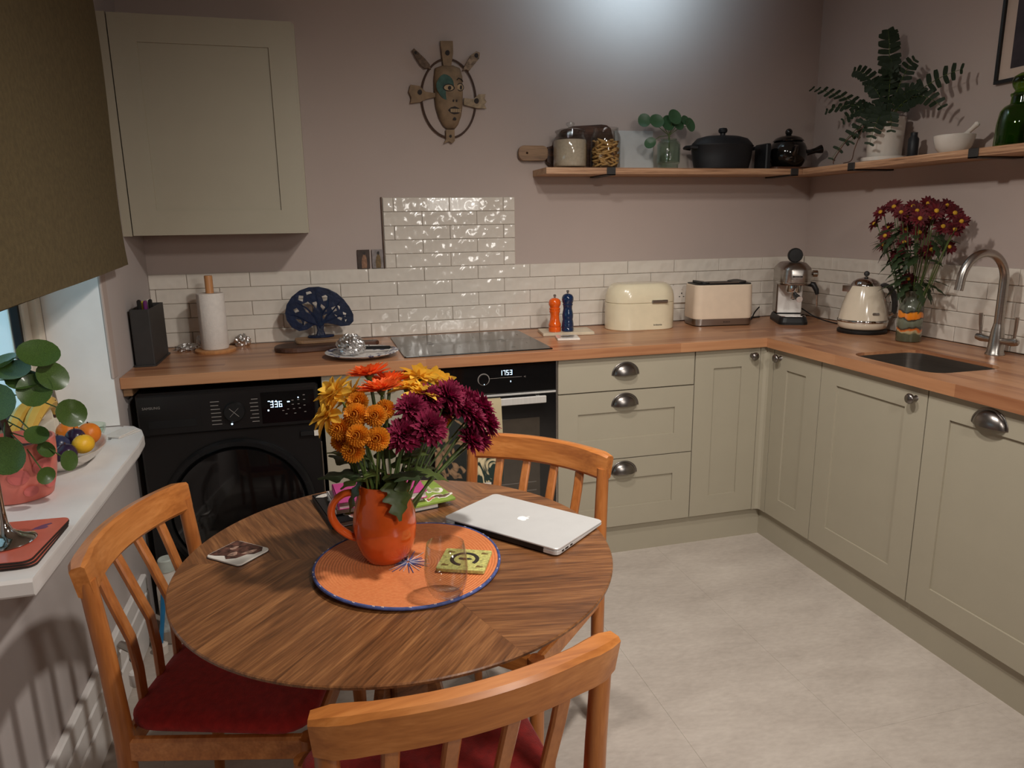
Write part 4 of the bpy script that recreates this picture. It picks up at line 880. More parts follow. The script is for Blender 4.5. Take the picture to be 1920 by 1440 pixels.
def crumple(name, label, loc, r, sc, seed, amp=.28):
    rnd = random.Random(seed); m = MB(); n, k = 44, 26
    ph = [(rnd.uniform(2, 9), rnd.uniform(2, 9), rnd.uniform(0, 6), rnd.uniform(0, 6)) for _ in range(6)]
    rings = []
    for j in range(k+1):
        a = math.pi*(.04+.92*j/k); ring = []
        for i in range(n):
            t = 2*math.pi*i/n; d = 1+amp*sum(math.sin(p[0]*a+p[2])*math.cos(round(p[1])*t+p[3]) for p in ph)/3+rnd.uniform(-1, 1)*.055
            ring.append(Vector((sc[0]*r*d*math.sin(a)*math.cos(t), sc[1]*r*d*math.sin(a)*math.sin(t), max(0, sc[2]*r*(d*math.cos(a)+.82)))))
        rings.append(ring)
    m.loft(rings, smooth=False); return m.build(name, FOIL, None, label=label, cat='foil', M=T(*loc))
crumple('foil_ball', 'crumpled foil ball right of the kitchen roll', (-1.205, -.065, Z), .026, (1.2, 1, 1), 3)
crumple('foil_scrap', 'flattened crumpled foil left of the kitchen roll', (-1.416, -.10, Z), .034, (1.3, .9, .42), 6)
crumple('foil_scrap', 'small upright foil piece behind the kitchen roll', (-1.372, -.055, Z), .018, (.8, .7, 1.5), 9)
# boards, trivet
wb = thing('paddle_board', 'dark walnut paddle board with a rimmed edge lying on the worktop', 'chopping board', (-.872, -.235, Z), 6)
out = [(p.x-.05, p.y) for p in rrect(.30, .165, .08, 8)]
MB().prism(out, 0, .020, b=.004).build('board', DARKWOOD, wb)
MB().prism([(.08, -.035), (.14, -.028), (.20, -.022), (.215, -.012), (.215, .012), (.20, .022), (.14, .028), (.08, .035)], .002, .018, b=.003).build('board_handle', DARKWOOD, wb)
lb_ = thing('oak_board', 'pale wooden board lying on the dark paddle board', 'chopping board', (-.872, -.165, Z+.0203), 5)
MB().prism([(p.x, p.y) for p in rrect(.24, .12, .03, 5)], 0, .012, b=.002).build('board', PALEWOOD, lb_)
tv = thing('tree_trivet', 'navy cast-iron openwork tree standing against the wall tiles', 'ornament', (-.888, -.150, Z+.0323), 0)
crown = [(-.030, .052), (-.055, .036), (-.085, .032), (-.112, .048), (-.130, .078), (-.134, .108), (-.126, .140), (-.104, .172), (-.072, .196), (-.035, .208), (.005, .209), (.042, .199), (.075, .180), (.100, .155), (.122, .122), (.136, .090), (.135, .062), (.118, .046), (.085, .044), (.060, .052), (.030, .060), (.012, .058), (-.012, .054)]
holes = [[(-.098, .083), (-.075, .078), (-.066, .058), (-.082, .066)], [(-.060, .080), (-.045, .066), (-.066, .052)], [(-.052, .110), (-.030, .098), (-.020, .130), (-.042, .150), (-.066, .140)], [(-.028, .146), (-.010, .120), (-.004, .152)], [(-.080, .160), (-.062, .150), (-.058, .175), (-.076, .178)], [(-.045, .178), (-.022, .184), (-.030, .194), (-.048, .190)], [(.010, .140), (.024, .128), (.032, .105), (.018, .110), (.006, .128)], [(.014, .170), (.030, .176), (.045, .162), (.032, .152), (.020, .150)], [(.048, .122), (.066, .128), (.072, .108), (.056, .104)], [(.072, .134), (.086, .126), (.082, .108)], [(.058, .098), (.074, .086), (.092, .078), (.086, .066), (.070, .078)], [(.094, .104), (.110, .096), (.104, .080), (.096, .088)], [(.010, .090), (.030, .098), (.034, .084), (.014, .076)], [(-.104, .120), (-.088, .128), (-.078, .112), (-.094, .106)], [(.100, .070), (.112, .072), (.104, .058)]]
holes = [[(sum(q[0] for q in h)/len(h)+(x-sum(q[0] for q in h)/len(h))*1.08, sum(q[1] for q in h)/len(h)+(z-sum(q[1] for q in h)/len(h))*1.08) for x, z in h] for h in holes]
cr_ = curve2d('crown', [crown]+holes, .0045, NAVYIRON, tv, FRONT, bev=.0012)
br = MB()
for a in ([(0, .04), (-.02, .09), (-.05, .125), (-.085, .15)], [(0, .05), (.01, .10), (-.005, .15), (-.01, .19)], [(.005, .05), (.03, .09), (.06, .115), (.085, .145)], [(-.005, .05), (-.05, .07), (-.09, .095), (-.115, .10)], [(.0, .06), (.05, .075), (.09, .09), (.12, .085)], [(.01, .10), (.035, .13), (.04, .17)]): br.tube([(x, -.0055, z) for x, z in a], [.005, .0042, .0034, .002], 6)
br.build('branches', NAVYIRON, tv)
MB().strip([(0, 0, .006), (0, 0, .03), (0, 0, .062)], [.042, .026, .034], [.024, .016, .012], (1, 0, 0)).build('trunk', NAVYIRON, tv)
MB().prism(blob(0, 0, .054, .026, 20, .12, 0, 2), 0, .010, b=.003).build('foot', NAVYIRON, tv)
# plate with wrapped food and a knife
pt = thing('plate', 'white plate with blue floral pattern near the worktop edge', 'plate', (-.742, -.478, Z))
def plate_mat():
    m = bpy.data.materials.new('blue_white_china'); m.use_nodes = True; nt = m.node_tree; b = nt.nodes['Principled BSDF']; N = nt.nodes.new; L = nt.links.new
    tc = N('ShaderNodeTexCoord'); nz = N('ShaderNodeTexNoise'); nz.inputs['Scale'].default_value = 26; nz.inputs['Detail'].default_value = 5; nz.inputs['Distortion'].default_value = 1.4; L(tc.outputs['Object'], nz.inputs['Vector'])
    cr = N('ShaderNodeValToRGB'); e = cr.color_ramp.elements; e[0].position = .555; e[0].color = S(222, 218, 214); e[1].position = .60; e[1].color = S(36, 58, 112); L(nz.outputs['Fac'], cr.inputs[0]); L(cr.outputs[0], b.inputs['Base Color']); b.inputs['Roughness'].default_value = .15
    return m
MB().lathe([(.07, 0), (.075, .003), (.10, .006), (.135, .018), (.138, .0205), (.134, .022), (.098, .0105), (.06, .0075), (.0005, .007)], 48).build('plate_body', plate_mat(), pt, angle=60)
crumple('foil_parcel', 'foil-wrapped food mound on the blue patterned plate', (-.782, -.482, Z+.0112), .048, (1.05, .95, .85), 12, .12)
kn = thing('plate_knife', 'black-handled knife resting across the blue patterned plate', 'knife', (-.682, -.465, Z+.022), -12)
MB().box(-.05, .05, -.009, .009, 0, .012, .004).build('knife_handle', BLACKP, kn); MB().box(.05, .058, -.008, .008, .002, .010, .001).build('bolster', STEEL, kn)
# mills on stone slab
sl = MB().box(-.115, .115, -.075, .075, 0, .014, .002).build('stone_slab', MARBLE, None, label='rectangular cream stone slab under the two pepper mills', cat='slab', M=T(.175, -.195, Z) @ RZ(-8))
ss = thing('stone_coaster', 'small pale stone coaster in front of the mill slab', 'coaster', (.128, -.352, Z), -12)
MB().box(-.048, .048, -.048, .048, 0, .010, .002).build('slab', PORC, ss); curve2d('dark_print', [blob(0, .006, .026, .018, 16, .5, .4, 7)], .0002, mat('grey_print', S(96, 84, 66), .6, var=.3, scale=80), ss, T(0, 0, .0102))
def mill(label, loc, m_, prof, hz):
    t = thing('pepper_mill', label, 'mill', loc, 0, 'pepper mills on the stone slab'); MB().lathe(prof, 28).build('mill_body', m_, t, angle=50)
    MB().lathe([(.004, 0), (.004, .006), (.0062, .008), (.0062, .014), (.004, .016), (.0005, .016)], 14, T(0, 0, hz)).build('finial', STEEL, t)
mill('shorter orange pepper mill on the stone slab', (.1165, -.215, Z+.0145), ORMILL, [(.027, 0), (.0275, .004), (.0275, .018), (.025, .020), (.0275, .023), (.0275, .034), (.025, .038), (.022, .050), (.020, .066), (.021, .080), (.024, .088), (.0245, .092), (.022, .094), (.0245, .097), (.024, .104), (.0205, .106), (.0265, .118), (.027, .128), (.023, .140), (.014, .146), (.004, .148), (.0005, .148)], .147)
mill('taller navy pepper mill on the stone slab', (.1735, -.225, Z+.0145), BLUMILL, [(.026, 0), (.0265, .004), (.0265, .012), (.0255, .014), (.0265, .016), (.0262, .030), (.0255, .032), (.026, .034), (.0245, .044), (.0225, .052), (.0245, .062), (.0245, .074), (.0215, .090), (.0195, .100), (.0205, .112), (.0235, .118), (.021, .122), (.0235, .128), (.026, .140), (.0255, .150), (.020, .160), (.010, .165), (.0005, .166)], .165)
# bread bin
bb_ = thing('bread_bin', 'cream enamel roll-top bread bin between the mills and the toaster', 'bread bin', (.553, -.150, Z), -3)
def stad(w, d, z): return [Vector((p.x, p.y, z)) for p in rrect(w, d, min(w, d)/2-.002, 9)]
MB().loft([stad(.318, .188, 0), stad(.324, .194, .003), stad(.324, .194, .122), stad(.320, .190, .1235)]).build('bin_body', CREAM, bb_, angle=30)
lidr = [stad(.320, .190, .1245), stad(.324, .194, .126)]+[[Vector((p.x*(1-.30*(1-math.cos(R(a)))**1.1), p.y*(1-.34*(1-math.cos(R(a)))**1.2), .128+.082*math.sin(R(a)))) for p in stad(.324, .194, 0)] for a in (8, 20, 34, 48, 60, 70, 78, 84, 88)]
MB().loft(lidr).build('bin_lid', CREAM, bb_, angle=40)
MB().box(.02, .095, -.108, -.0955, .124, .137, .002).build('lid_handle', STEEL, bb_)
text('brand_lettering', 'brabantia', .011, PRINTD, bb_, T(.052, -.0976, .024) @ FRONT)
# double socket plates
def socket(name, label, M):
    s = thing(name, label, 'socket'); s.matrix_local = M
    MB().box(-.073, .073, -.0195, -.0105, -.043, .043, .002).build('face_plate', PORC, s); MB().box(-.072, .072, -.0108, -.0095, -.042, .042).build('back_plate', DKGREY, s)
    for sx in (-1, 1):
        for x, z, w_, h_ in ((0, .004, .005, .008), (-.011, -.012, .007, .004), (.011, -.012, .007, .004)): MB().box(sx*.036+x-w_/2, sx*.036+x+w_/2, -.0199, -.0193, z-h_/2, z+h_/2).build('pin_hole', BLACKP, s)
        MB().box(sx*.036-.006, sx*.036+.006, -.022, -.0193, .022, .036, .001).build('rocker_switch', PORC, s)
        MB().lathe([(.003, 0), (.003, .0006)], 10, T(sx*.063, -.0195, 0) @ RX(90)).build('screw', PRINTD, s)
    return s
socket('wall_socket', 'white double socket on the tiles between bread bin and toaster', T(.803, 0, 1.036))
sr = socket('wall_socket', 'white double socket on the right wall behind kettle and vase', T(XR, -.690, 1.028) @ SIDE)
MB().lathe([(.0022, 0), (.0022, .0008), (.0002, .0008)], 8, T(-.052, -.0196, .016) @ RX(90)).build('neon_light', mat('red_neon', (1, .2, .1, 1), .5, emit=8, var=0), sr)
# toaster
ts = thing('toaster', 'cream two-slice toaster with black top and steel base band', 'toaster', (.955, -.165, Z), -8)
MB().loft([lift(rrect(.275, .150, .03, 6), .0), lift(rrect(.280, .155, .032, 6), .004)], smooth=False).build('foot', BLACKP, ts)
MB().loft([lift(rrect(.286, .162, .035, 6), .0045), lift(rrect(.286, .162, .035, 6), .034)]).build('base_band', STEEL, ts)
MB().loft([lift(rrect(.286, .162, .035, 6), .0345), lift(rrect(.290, .166, .036, 6), .05), lift(rrect(.282, .160, .035, 6), .188), lift(rrect(.276, .154, .033, 6), .192)]).build('shell', CREAM2, ts)
MB().loft([lift(rrect(.272, .150, .03, 6), .1925), lift(rrect(.272, .150, .03, 6), .197)], smooth=False).build('top_plate', BLACKP, ts)
for s in (-1, 1):
    wg = MB(); wg.loft([lift(rrect(.05, .13, .02, 5), .1975), lift(rrect(.05, .13, .02, 5), .206)], smooth=False, M=T(s*.112, 0, 0) @ RY(-s*7)); wg.build('end_cap', BLACKP, ts)
    MB().box(-.085, .085, s*.03-.011, s*.03+.011, .1972, .1985).build('bread_slot', RUBBER, ts)
MB().box(-.09, .09, -.062, -.052, .1972, .204, .002).build('rack_bar', STEEL, ts)
text('brand_lettering', 'BOSCH', .010, PRINTD, ts, T(.012, -.0815, .019) @ FRONT)
# espresso machine
em = thing('espresso_machine', 'slim steel espresso machine with black round top knob in the corner', 'coffee machine', (1.312, -.215, Z), -24)
MB().loft([lift(rrect(.132, .26, .03, 6), 0), lift(rrect(.132, .26, .03, 6), .012), lift(rrect(.122, .245, .03, 6), .032), lift(rrect(.116, .235, .03, 6), .036)], smooth=False).build('drip_base', BLACKP, em)
MB().loft([lift(rrect(.118, .10, .02, 5), .0365), lift(rrect(.118, .10, .02, 5), .040)], smooth=False, M=T(0, -.06, 0)).build('drip_grid', CHROME, em)
MB().box(-.060, .060, .0, .105, .0365, .215, .01).build('back_body', STEEL, em)
MB().box(-.056, .056, -.006, -.0008, .042, .185, .003).build('splash_panel', mat('pale_brushed_steel', S(232, 226, 220), .45, .5, var=.03), em)
MB().loft([[Vector((p.x, p.y-.02, z)) for p in rrect(w_, d_, .05, 8)] for w_, d_, z in ((.136, .226, .185), (.142, .232, .192), (.142, .232, .255), (.136, .222, .264), (.10, .18, .285), (.08, .15, .288))]).build('head', STEEL, em, angle=30)
MB().loft([[Vector((p.x, p.y-.02, z)) for p in rrect(.145, .235, .052, 8)] for z in (.1935, .1975)]).build('head_band', CHROME, em)
bd = MB(); bd.box(-.022, .022, -.1378, -.1345, .222, .2295, .0015); bd.build('badge', PRINTD, em)
text('brand_lettering', "DeLonghi", .0068, PRINTG, em, T(0, -.1382, .2258) @ FRONT)
MB().lathe([(.034, 0), (.036, -.02), (.034, -.034), (.028, -.038), (.0005, -.038)], 28, T(0, -.075, .185)).build('brew_head', CHROME, em)
pf = MB().tube([(0, -.10, .140), (0, -.15, .134), (0, -.20, .128)], [.010, .0125, .0135], 14).build('portafilter_handle', BLACKP, em)
MB().lathe([(.0138, 0), (.0138, .003), (.0005, .003)], 16, T(0, -.2, .128) @ RX(97)).build('handle_cap', CHROME, pf)
MB().lathe([(.010, 0), (.009, -.02), (.012, -.022), (.012, -.03), (.007, -.034)], 14, T(0, -.075, .147)).build('spout', CHROME, em)
MB().lathe([(.0295, -.014), (.033, -.010), (.034, 0), (.033, .010), (.0295, .014), (.0005, .015)], 28, T(0, -.055, .320) @ RX(90)).build('tamper_knob', BLACKP, em)
MB().lathe([(.012, .286), (.010, .30)], 14, T(0, -.055, 0)).build('knob_stem', CHROME, em)
MB().tube([(.06, -.05, .235), (.085, -.06, .235)], .0085, 12).build('steam_dial_shaft', CHROME, em); MB().lathe([(.016, 0), (.016, .02), (.012, .024), (.0005, .024)], 18, T(.083, -.06, .235) @ RY(90)).build('steam_dial', CHROME, em)
MB().tube([(.055, -.07, .19), (.085, -.085, .185), (.098, -.09, .16), (.102, -.092, .14)], [.012, .014, .012, .008], 12).build('steam_wand_grip', BLACKP, em)
MB().tube([(.102, -.092, .145), (.104, -.093, .085)], .0058, 12).build('steam_wand', CHROME, em)
# kettle
kt = thing('kettle', 'ivory conical electric kettle with chrome lid and dark handle', 'kettle', (1.395, -.615, Z+.0185), -22)
MB().lathe([(.088, 0), (.096, .006), (.100, .020), (.1005, .030)], 44).build('kettle_foot', IVORY, kt, angle=50)
MB().lathe([(.1012, .030), (.1022, .033), (.1022, .038), (.1005, .041)], 44, cap0=False, cap1=False).build('chrome_ring', CHROME, kt)
MB().lathe([(.0995, .041), (.0955, .065), (.086, .105), (.074, .145), (.063, .178), (.060, .184)], 44).build('kettle_body', IVORY, kt, angle=50)
MB().lathe([(.060, .1845), (.059, .190), (.050, .202), (.034, .212), (.014, .217), (.007, .220), (.006, .226)], 36).build('lid', CHROME, kt, angle=50)
MB().sphere((0, 0, .234), .0115, 16, 10).build('lid_knob', DKGREY, kt)
MB().prism([(-.018, -.055), (0, -.094), (.018, -.055)], .158, .186, b=.002).build('spout', CHROME, kt).matrix_local = RZ(-92)
hp = [(.060, 0, .180), (.078, 0, .186), (.100, 0, .176), (.116, 0, .150), (.124, 0, .115), (.126, 0, .08), (.123, 0, .062)]
MB().strip(hp, [.024, .030, .032, .030, .027, .024, .020], [.012, .016, .018, .018, .016, .014, .012], (0, 1, 0)).build('handle', DKGREY, kt)
MB().strip([(.058, 0, .176), (.072, 0, .15), (.084, 0, .115), (.094, 0, .075), (.098, 0, .048)], .034, .006, (0, 1, 0)).build('handle_spine', CHROME, kt)
MB().strip([(.098, 0, .052), (.112, 0, .056), (.123, 0, .066)], .018, .010, (0, 1, 0)).build('handle_joint', CHROME, kt)
bq = MB().loft([[Vector((p.x, 0, p.y)) for p in rrect(.030, .011, .005, 4)], [Vector((p.x, -.003, p.y)) for p in rrect(.030, .011, .005, 4)]], smooth=False).build('badge', STEEL, kt); bq.matrix_local = RZ(12) @ T(0, -.0935, .070) @ RX(-13)
kbs = thing('power_stand', 'round dark power stand under the ivory kettle', 'stand', (1.395, -.615, Z))
MB().lathe([(.098, 0), (.100, .003), (.100, .012), (.094, .017), (.0005, .018)], 40).build('base_disc', BLACKP, kbs, angle=50)
# cables
def cable(label, pts): return MB().tube(pts, .0032, 8).build('power_cable', BLACKP, None, label=label, cat='cable')
cable('black cable between the toaster and the espresso machine', smooth_path([(1.103, -.12, Z+.012), (1.135, -.13, Z+.0035), (1.17, -.12, Z+.006), (1.20, -.10, Z+.035), (1.235, -.085, Z+.06)]))
cable('black cable lying along the wall behind the toaster', smooth_path([(1.09, -.075, Z+.0035), (1.15, -.07, Z+.0035), (1.21, -.055, Z+.0035), (1.27, -.04, Z+.0035)]))
cable('black cable between the espresso machine and the kettle', smooth_path([(1.385, -.165, Z+.07), (1.40, -.20, Z+.055), (1.43, -.27, Z+.02), (1.46, -.36, Z+.0035), (1.475, -.44, Z+.0035), (1.44, -.513, Z+.006)]))
# tea towels over the oven handle
def towel_mat(name, base, top, spots, split, sc):
    m = bpy.data.materials.new(name); m.use_nodes = True; nt = m.node_tree; b = nt.nodes['Principled BSDF']; N = nt.nodes.new; L = nt.links.new
    tc = N('ShaderNodeTexCoord'); sx = N('ShaderNodeSeparateXYZ'); L(tc.outputs['Object'], sx.inputs[0])
    vz = N('ShaderNodeTexNoise'); vz.inputs['Scale'].default_value = sc; vz.inputs['Distortion'].default_value = 2.2; vz.inputs['Detail'].default_value = 1.5; L(tc.outputs['Object'], vz.inputs['Vector'])
    cr = N('ShaderNodeValToRGB'); e = cr.color_ramp.elements; e[0].position = .55; e[0].color = base; e[1].position = .63; e[1].color = spots; q = e.new(.575); q.color = tuple(c*.55 for c in spots[:3])+(1,); L(vz.outputs['Fac'], cr.inputs[0])
    g = N('ShaderNodeMath'); g.operation = 'GREATER_THAN'; g.inputs[1].default_value = split; L(sx.outputs['Z'], g.inputs[0])
    mx = N('ShaderNodeMix'); mx.data_type = 'RGBA'; mx.inputs[7].default_value = top; L(g.outputs[0], mx.inputs[0]); L(cr.outputs[0], mx.inputs[6]); L(mx.outputs[2], b.inputs['Base Color']); b.inputs['Roughness'].default_value = .95
    return m
def towel(label, x0, x1, zb, m_, seed):
    t = thing('tea_towel', label, 'towel', ((x0+x1)/2, YF, 0), 0, 'tea towels on the oven handle'); w_ = x1-x0; rnd = random.Random(seed); ph = rnd.uniform(0, 6)
    def fn(u, v):
        x = (u-.5)*w_; fold = .004*math.sin(u*9+ph)
        s_ = v*(.02+.735-zb+.735-.55)
        fl = .735-zb
        if s_ < fl: z, y = zb+s_, -.0525-.002-fold*(1-s_/fl)-.004*(1-s_/fl)
        elif s_ < fl+.02: z, y = .7378, -.0545+(s_-fl)
        else: z, y = .735-(s_-fl-.02), -.0325
        return (x+.002*math.sin(v*8+ph), y, z)
    sheet(fn, 14, 34, .0018, (0, -.3, .3)).build('cloth', m_, t)
    return t
tt = towel('dark green tea towel with pale lilies hanging at the oven handle', -.365, -.243, .41, towel_mat('lily_cloth', S(34, 50, 44), S(186, 170, 136), S(214, 196, 156), .60, 15), 2)
MB().box(-.016, .012, -.062, -.0605, .375, .411).build('care_label', PORC, tt)
towel('dark tea towel with mushroom print left of the lily towel', -.505, -.385, .42, towel_mat('mushroom_cloth', S(32, 34, 30), S(38, 38, 34), S(150, 118, 88), .9, 13), 5)
# ------------------------------------------------------------------ shelves
SB, ST_ = 1.592, 1.618
EDGE = wood('plywood_edge', S(120, 84, 60), S(184, 140, 106), S(212, 172, 138), .6, (1.5, 1, 60), 2.5)
def shelf(label, M, l, d):
    s = thing('wall_shelf', label, 'shelf'); s.matrix_local = M
    MB().box(0, l, -d+.003, 0, SB, ST_, .0008).build('board', PLY, s); MB().box(0, l, -d, -d+.003, SB, ST_).build('front_edge', EDGE, s); return s
def bracket(s, x, d):
    m = MB(); m.box(x-.02, x+.02, -d-.005, -d-.001, SB-.006, ST_+.001, .001); m.box(x-.02, x+.02, -d-.005, -.001, SB-.006, SB-.001, .001); m.box(x-.02, x+.02, -.006, -.001, SB-.006, SB+.0, .001)
    m.build('bracket', DKGREY, s)
s1 = shelf('plywood shelf on the far wall above the bread bin', T(.085, 0, 0), XR-.085-.001, .20); bracket(s1, .295, .20); bracket(s1, 1.215, .20)
s2 = shelf('plywood shelf on the right wall above the sink', T(XR, -.2055, 0) @ SIDE, 1.75, .20); bracket(s2, .325, .20); bracket(s2, .925, .20); bracket(s2, 1.55, .20)
Z = ST_+.0006
# paddle board leaning on the wall
cbd = thing('leaning_board', 'wooden paddle board leaning on the wall behind the storage jars', 'chopping board', (.085, -.030, Z))
body = [(.055, .035), (.075, .02), (.10, .004), (.36, .004), (.375, .02), (.375, .15), (.365, .185), (.345, .198), (.32, .200), (.18, .190), (.13, .172), (.10, .140), (.085, .105), (.06, .098)]
MB().prism(body, -.008, .008, RX(86) @ T(0, 0, 0), b=.002).build('board', DARKWOOD, cbd)
hl = [(p.x-.005, p.y+.072) for p in rrect(.135, .062, .025, 5)]
curve2d('board_handle', [hl, [(-.035+.006*math.cos(R(a)), .072+.006*math.sin(R(a))) for a in range(0, 360, 30)]], .007, PALEWOOD, cbd, RX(86), bev=.001)
# glass jars
def jar(name, label, x, r, h, lid, y=-.115):
    j = thing(name, label, 'jar', (x, y, Z))
    MB().lathe([(r*.92, 0), (r, .006), (r, h*.76), (r*.93, h*.84), (r*.84, h*.90), (r*.84, h), (r*.80, h), (r*.80, h*.90), (r*.89, h*.835), (r*.96, h*.755), (r*.96, .010), (r*.9, .006), (.0005, .006)], 40).build('glass_body', GLASS, j, angle=50)
    if lid:
        MB().lathe([(r*.78, h-.012), (r*.78, h+.001), (r*.90, h+.002), (r*.90, h+.008), (r*.55, h+.016), (r*.16, h+.018), (r*.12, h+.026), (r*.26, h+.034), (r*.26, h+.040), (r*.1, h+.045), (.0005, h+.045)], 36).build('glass_lid', GLASS, j, angle=50)
    return j
j1 = jar('storage_jar', 'lidded glass jar nearly full of pale flour on the shelf', .222, .074, .150, True)
MB().lathe([(.066, .0065), (.0705, .011), (.0705, .112), (.069, .118), (.04, .121), (.0005, .121)], 36).build('flour', mat('flour', S(210, 194, 172), .95, var=.06, scale=90, bump=.3, bscale=120), j1)
j2 = jar('storage_jar', 'open glass jar of penne pasta on the shelf', .388, .066, .172, False)
pen = MB(); pen.loft([[Vector((p.x, p.y, p.z+p.x*.9)) for p in circ(.0042, 10, -.017)], [Vector((p.x, p.y, p.z+p.x*.9)) for p in circ(.0042, 10, .017)], [Vector((p.x, p.y, p.z+p.x*.9)) for p in circ(.0028, 10, .017)], [Vector((p.x, p.y, p.z+p.x*.9)) for p in circ(.0028, 10, -.017)]], False, False)
pen.f += [tuple(q) for q in []]; PEN = pen.mesh('penne'); PASTA = mat('pasta', S(222, 176, 108), .6, var=.12, scale=60); PEN.materials.append(PASTA)
rnd = random.Random(4)
for lay in range(12):
    z = .016+lay*.0092; nn = 12 if lay < 10 else 8
    for k_ in range(nn):
        a = R(360*k_/nn+lay*37+rnd.uniform(-10, 10)); rr_ = (.049 if k_ % 3 else .026)
        az = math.degrees(a)+90+rnd.uniform(-35, 35)
        o = link('penne_tube', PEN, None, None, label='penne tube inside the open glass jar on the shelf', cat='pasta', group='penne in the glass jar', M=T(.388+rr_*math.cos(a), -.115+rr_*math.sin(a), Z+z) @ RZ(az) @ RY(90-rnd.uniform(-28, 28)))
# white card
MB().box(-.095, .095, -.004, .004, 0, .176, .001).build('white_card', mat('white_card', S(186, 187, 186), .6, var=.02), None, label='blank white card leaning on the wall behind the cutting', cat='card', M=T(.566, -.034, Z) @ RX(-6))
# small jar with a rooted pilea cutting
def round_leaf(n=18):
    m = MB(); rings = []
    for k in range(5):
        r = k/4; rings.append([Vector((r*math.cos(2*math.pi*i/n)*(1.08 if math.cos(2*math.pi*i/n) > 0 else 1), r*math.sin(2*math.pi*i/n)*.94, .16*r*r+.02*math.sin(6*math.pi*i/n)*r*r)) if r > 0 else Vector((.0001*math.cos(2*math.pi*i/n), .0001*math.sin(2*math.pi*i/n), -.02)) for i in range(n)])
    bot = [[v-Vector((0, 0, .025)) for v in r] for r in reversed(rings)]
    return m.loft(rings+bot, False, False).mesh('leaf', 60)
RL = round_leaf(); RL.materials.append(LEAFP)
def pilea_leaf(parent, base, tip, normal, size, m_, srad=.0014, att=.2):
    b, t = Vector(base), Vector(tip); n = Vector(normal).normalized()
    M = T(*t) @ aim(n) @ RZ(random.uniform(0, 360)) @ Matrix.Scale(size, 4)
    l = link('leaf', RL, None, parent, M=M); setmat(l, m_)
    MB().tube([b, (b+t)/2+Vector((0, 0, .012)), t-n*.002], srad, 6).build('leaf_stalk', STEM, parent)
cj = thing('cutting_jar', 'small green-tinted glass jar holding a round-leaved cutting', 'jar', (.690, -.125, Z))
MB().lathe([(.045, 0), (.045, .018), (.050, .022), (.052, .03), (.052, .105), (.046, .117), (.036, .122), (.036, .13), (.033, .13), (.033, .121), (.048, .104), (.048, .03), (.0005, .026)], 36).build('glass_body', glassmat('grey_green_glass', (.80, .88, .83, 1)), cj, angle=50)
ct = thing('pilea_cutting', 'round-leaved green cutting growing from the small glass jar', 'plant', (.690, -.125, Z+.03))
MB().tube([(0, 0, 0), (.004, .003, .06), (0, 0, .12)], .004, 8).build('stem', STEM, ct)
for x, z, nx, sz in ((-.125, .175, -.6, .030), (-.072, .172, -.2, .032), (.008, .188, .1, .034), (.035, .165, .3, .030), (.098, .160, .5, .031), (-.012, .165, 0, .034), (.072, .180, .4, .024), (-.105, .078, -.7, .026), (.03, .195, .2, .022)):
    pilea_leaf(ct, (0, 0, .115), (x, -.02+random.uniform(-.03, .02), z), (nx*.6, -.85, .25), sz, mat('cutting_leaf', S(58, 92, 62), .4, var=.15))
# casserole
cd = thing('casserole', 'large matt black lidded casserole on the shelf', 'pot', (.975, -.102, Z))
MB().loft([[Vector((p.x, p.y, z)) for p in circ(a, 40, 0, ry=b)] for a, b, z in ((.125, .078, 0), (.135, .084, .004), (.146, .090, .05), (.152, .093, .10), (.156, .095, .104), (.156, .095, .108))]).build('pot_body', POTBLACK, cd, angle=40)
MB().loft([[Vector((p.x, p.y, z)) for p in circ(a, 40, 0, ry=b)] for a, b, z in ((.152, .092, .1085), (.148, .090, .116), (.125, .076, .138), (.085, .052, .148), (.03, .02, .151), (.001, .001, .151))]).build('lid', POTBLACK, cd, angle=40)
MB().lathe([(.012, .150), (.012, .162), (.019, .166), (.021, .176), (.017, .184), (.0005, .187)], 24).build('lid_knob', POTBLACK, cd)
for s in (-1, 1): MB().tube([(s*.146, -.035, .094), (s*.178, -.03, .097), (s*.186, 0, .098), (s*.178, .03, .097), (s*.146, .035, .094)], .0075, 10).build('side_handle', POTBLACK, cd)
MB().box(-.013, .013, -.05, .05, 0, .118, .005).build('black_block', POTBLACK, None, label='upright black slab between the casserole and the teapot', cat='block', M=T(1.200, -.090, Z))
# teapot on a dark board
MB().prism([(p.x, p.y) for p in rrect(.30, .15, .02, 4)], 0, .010, b=.002).build('serving_board', DARKWOOD, None, label='dark wooden serving board under the black teapot', cat='board', M=T(1.365, -.10, Z))
tpz = Z+.0105
tpo = thing('teapot', 'glossy black ceramic teapot with side handle on the shelf', 'teapot', (1.325, -.105, tpz), -8)
MB().lathe([(.056, 0), (.068, .006), (.085, .035), (.090, .06), (.086, .088), (.076, .108), (.066, .116), (.064, .118)], 40).build('pot_body', POTGLOSS, tpo, angle=50)
MB().lathe([(.070, .1185), (.071, .122), (.060, .134), (.035, .144), (.014, .147), (.012, .150)], 36).build('lid', POTGLOSS, tpo, angle=50)
MB().sphere((0, 0, .162), .017, 18, 12).build('lid_knob', POTGLOSS, tpo)
MB().tube([(.078, -.01, .066), (.105, -.014, .070), (.130, -.017, .077), (.152, -.02, .082), (.160, -.021, .084)], [.018, .0125, .0125, .019, .020], 16).build('side_handle', POTGLOSS, tpo)
MB().tube([(-.01, -.078, .06), (-.012, -.096, .075), (-.013, -.104, .092)], [.018, .013, .010], 12).build('spout', POTGLOSS, tpo)
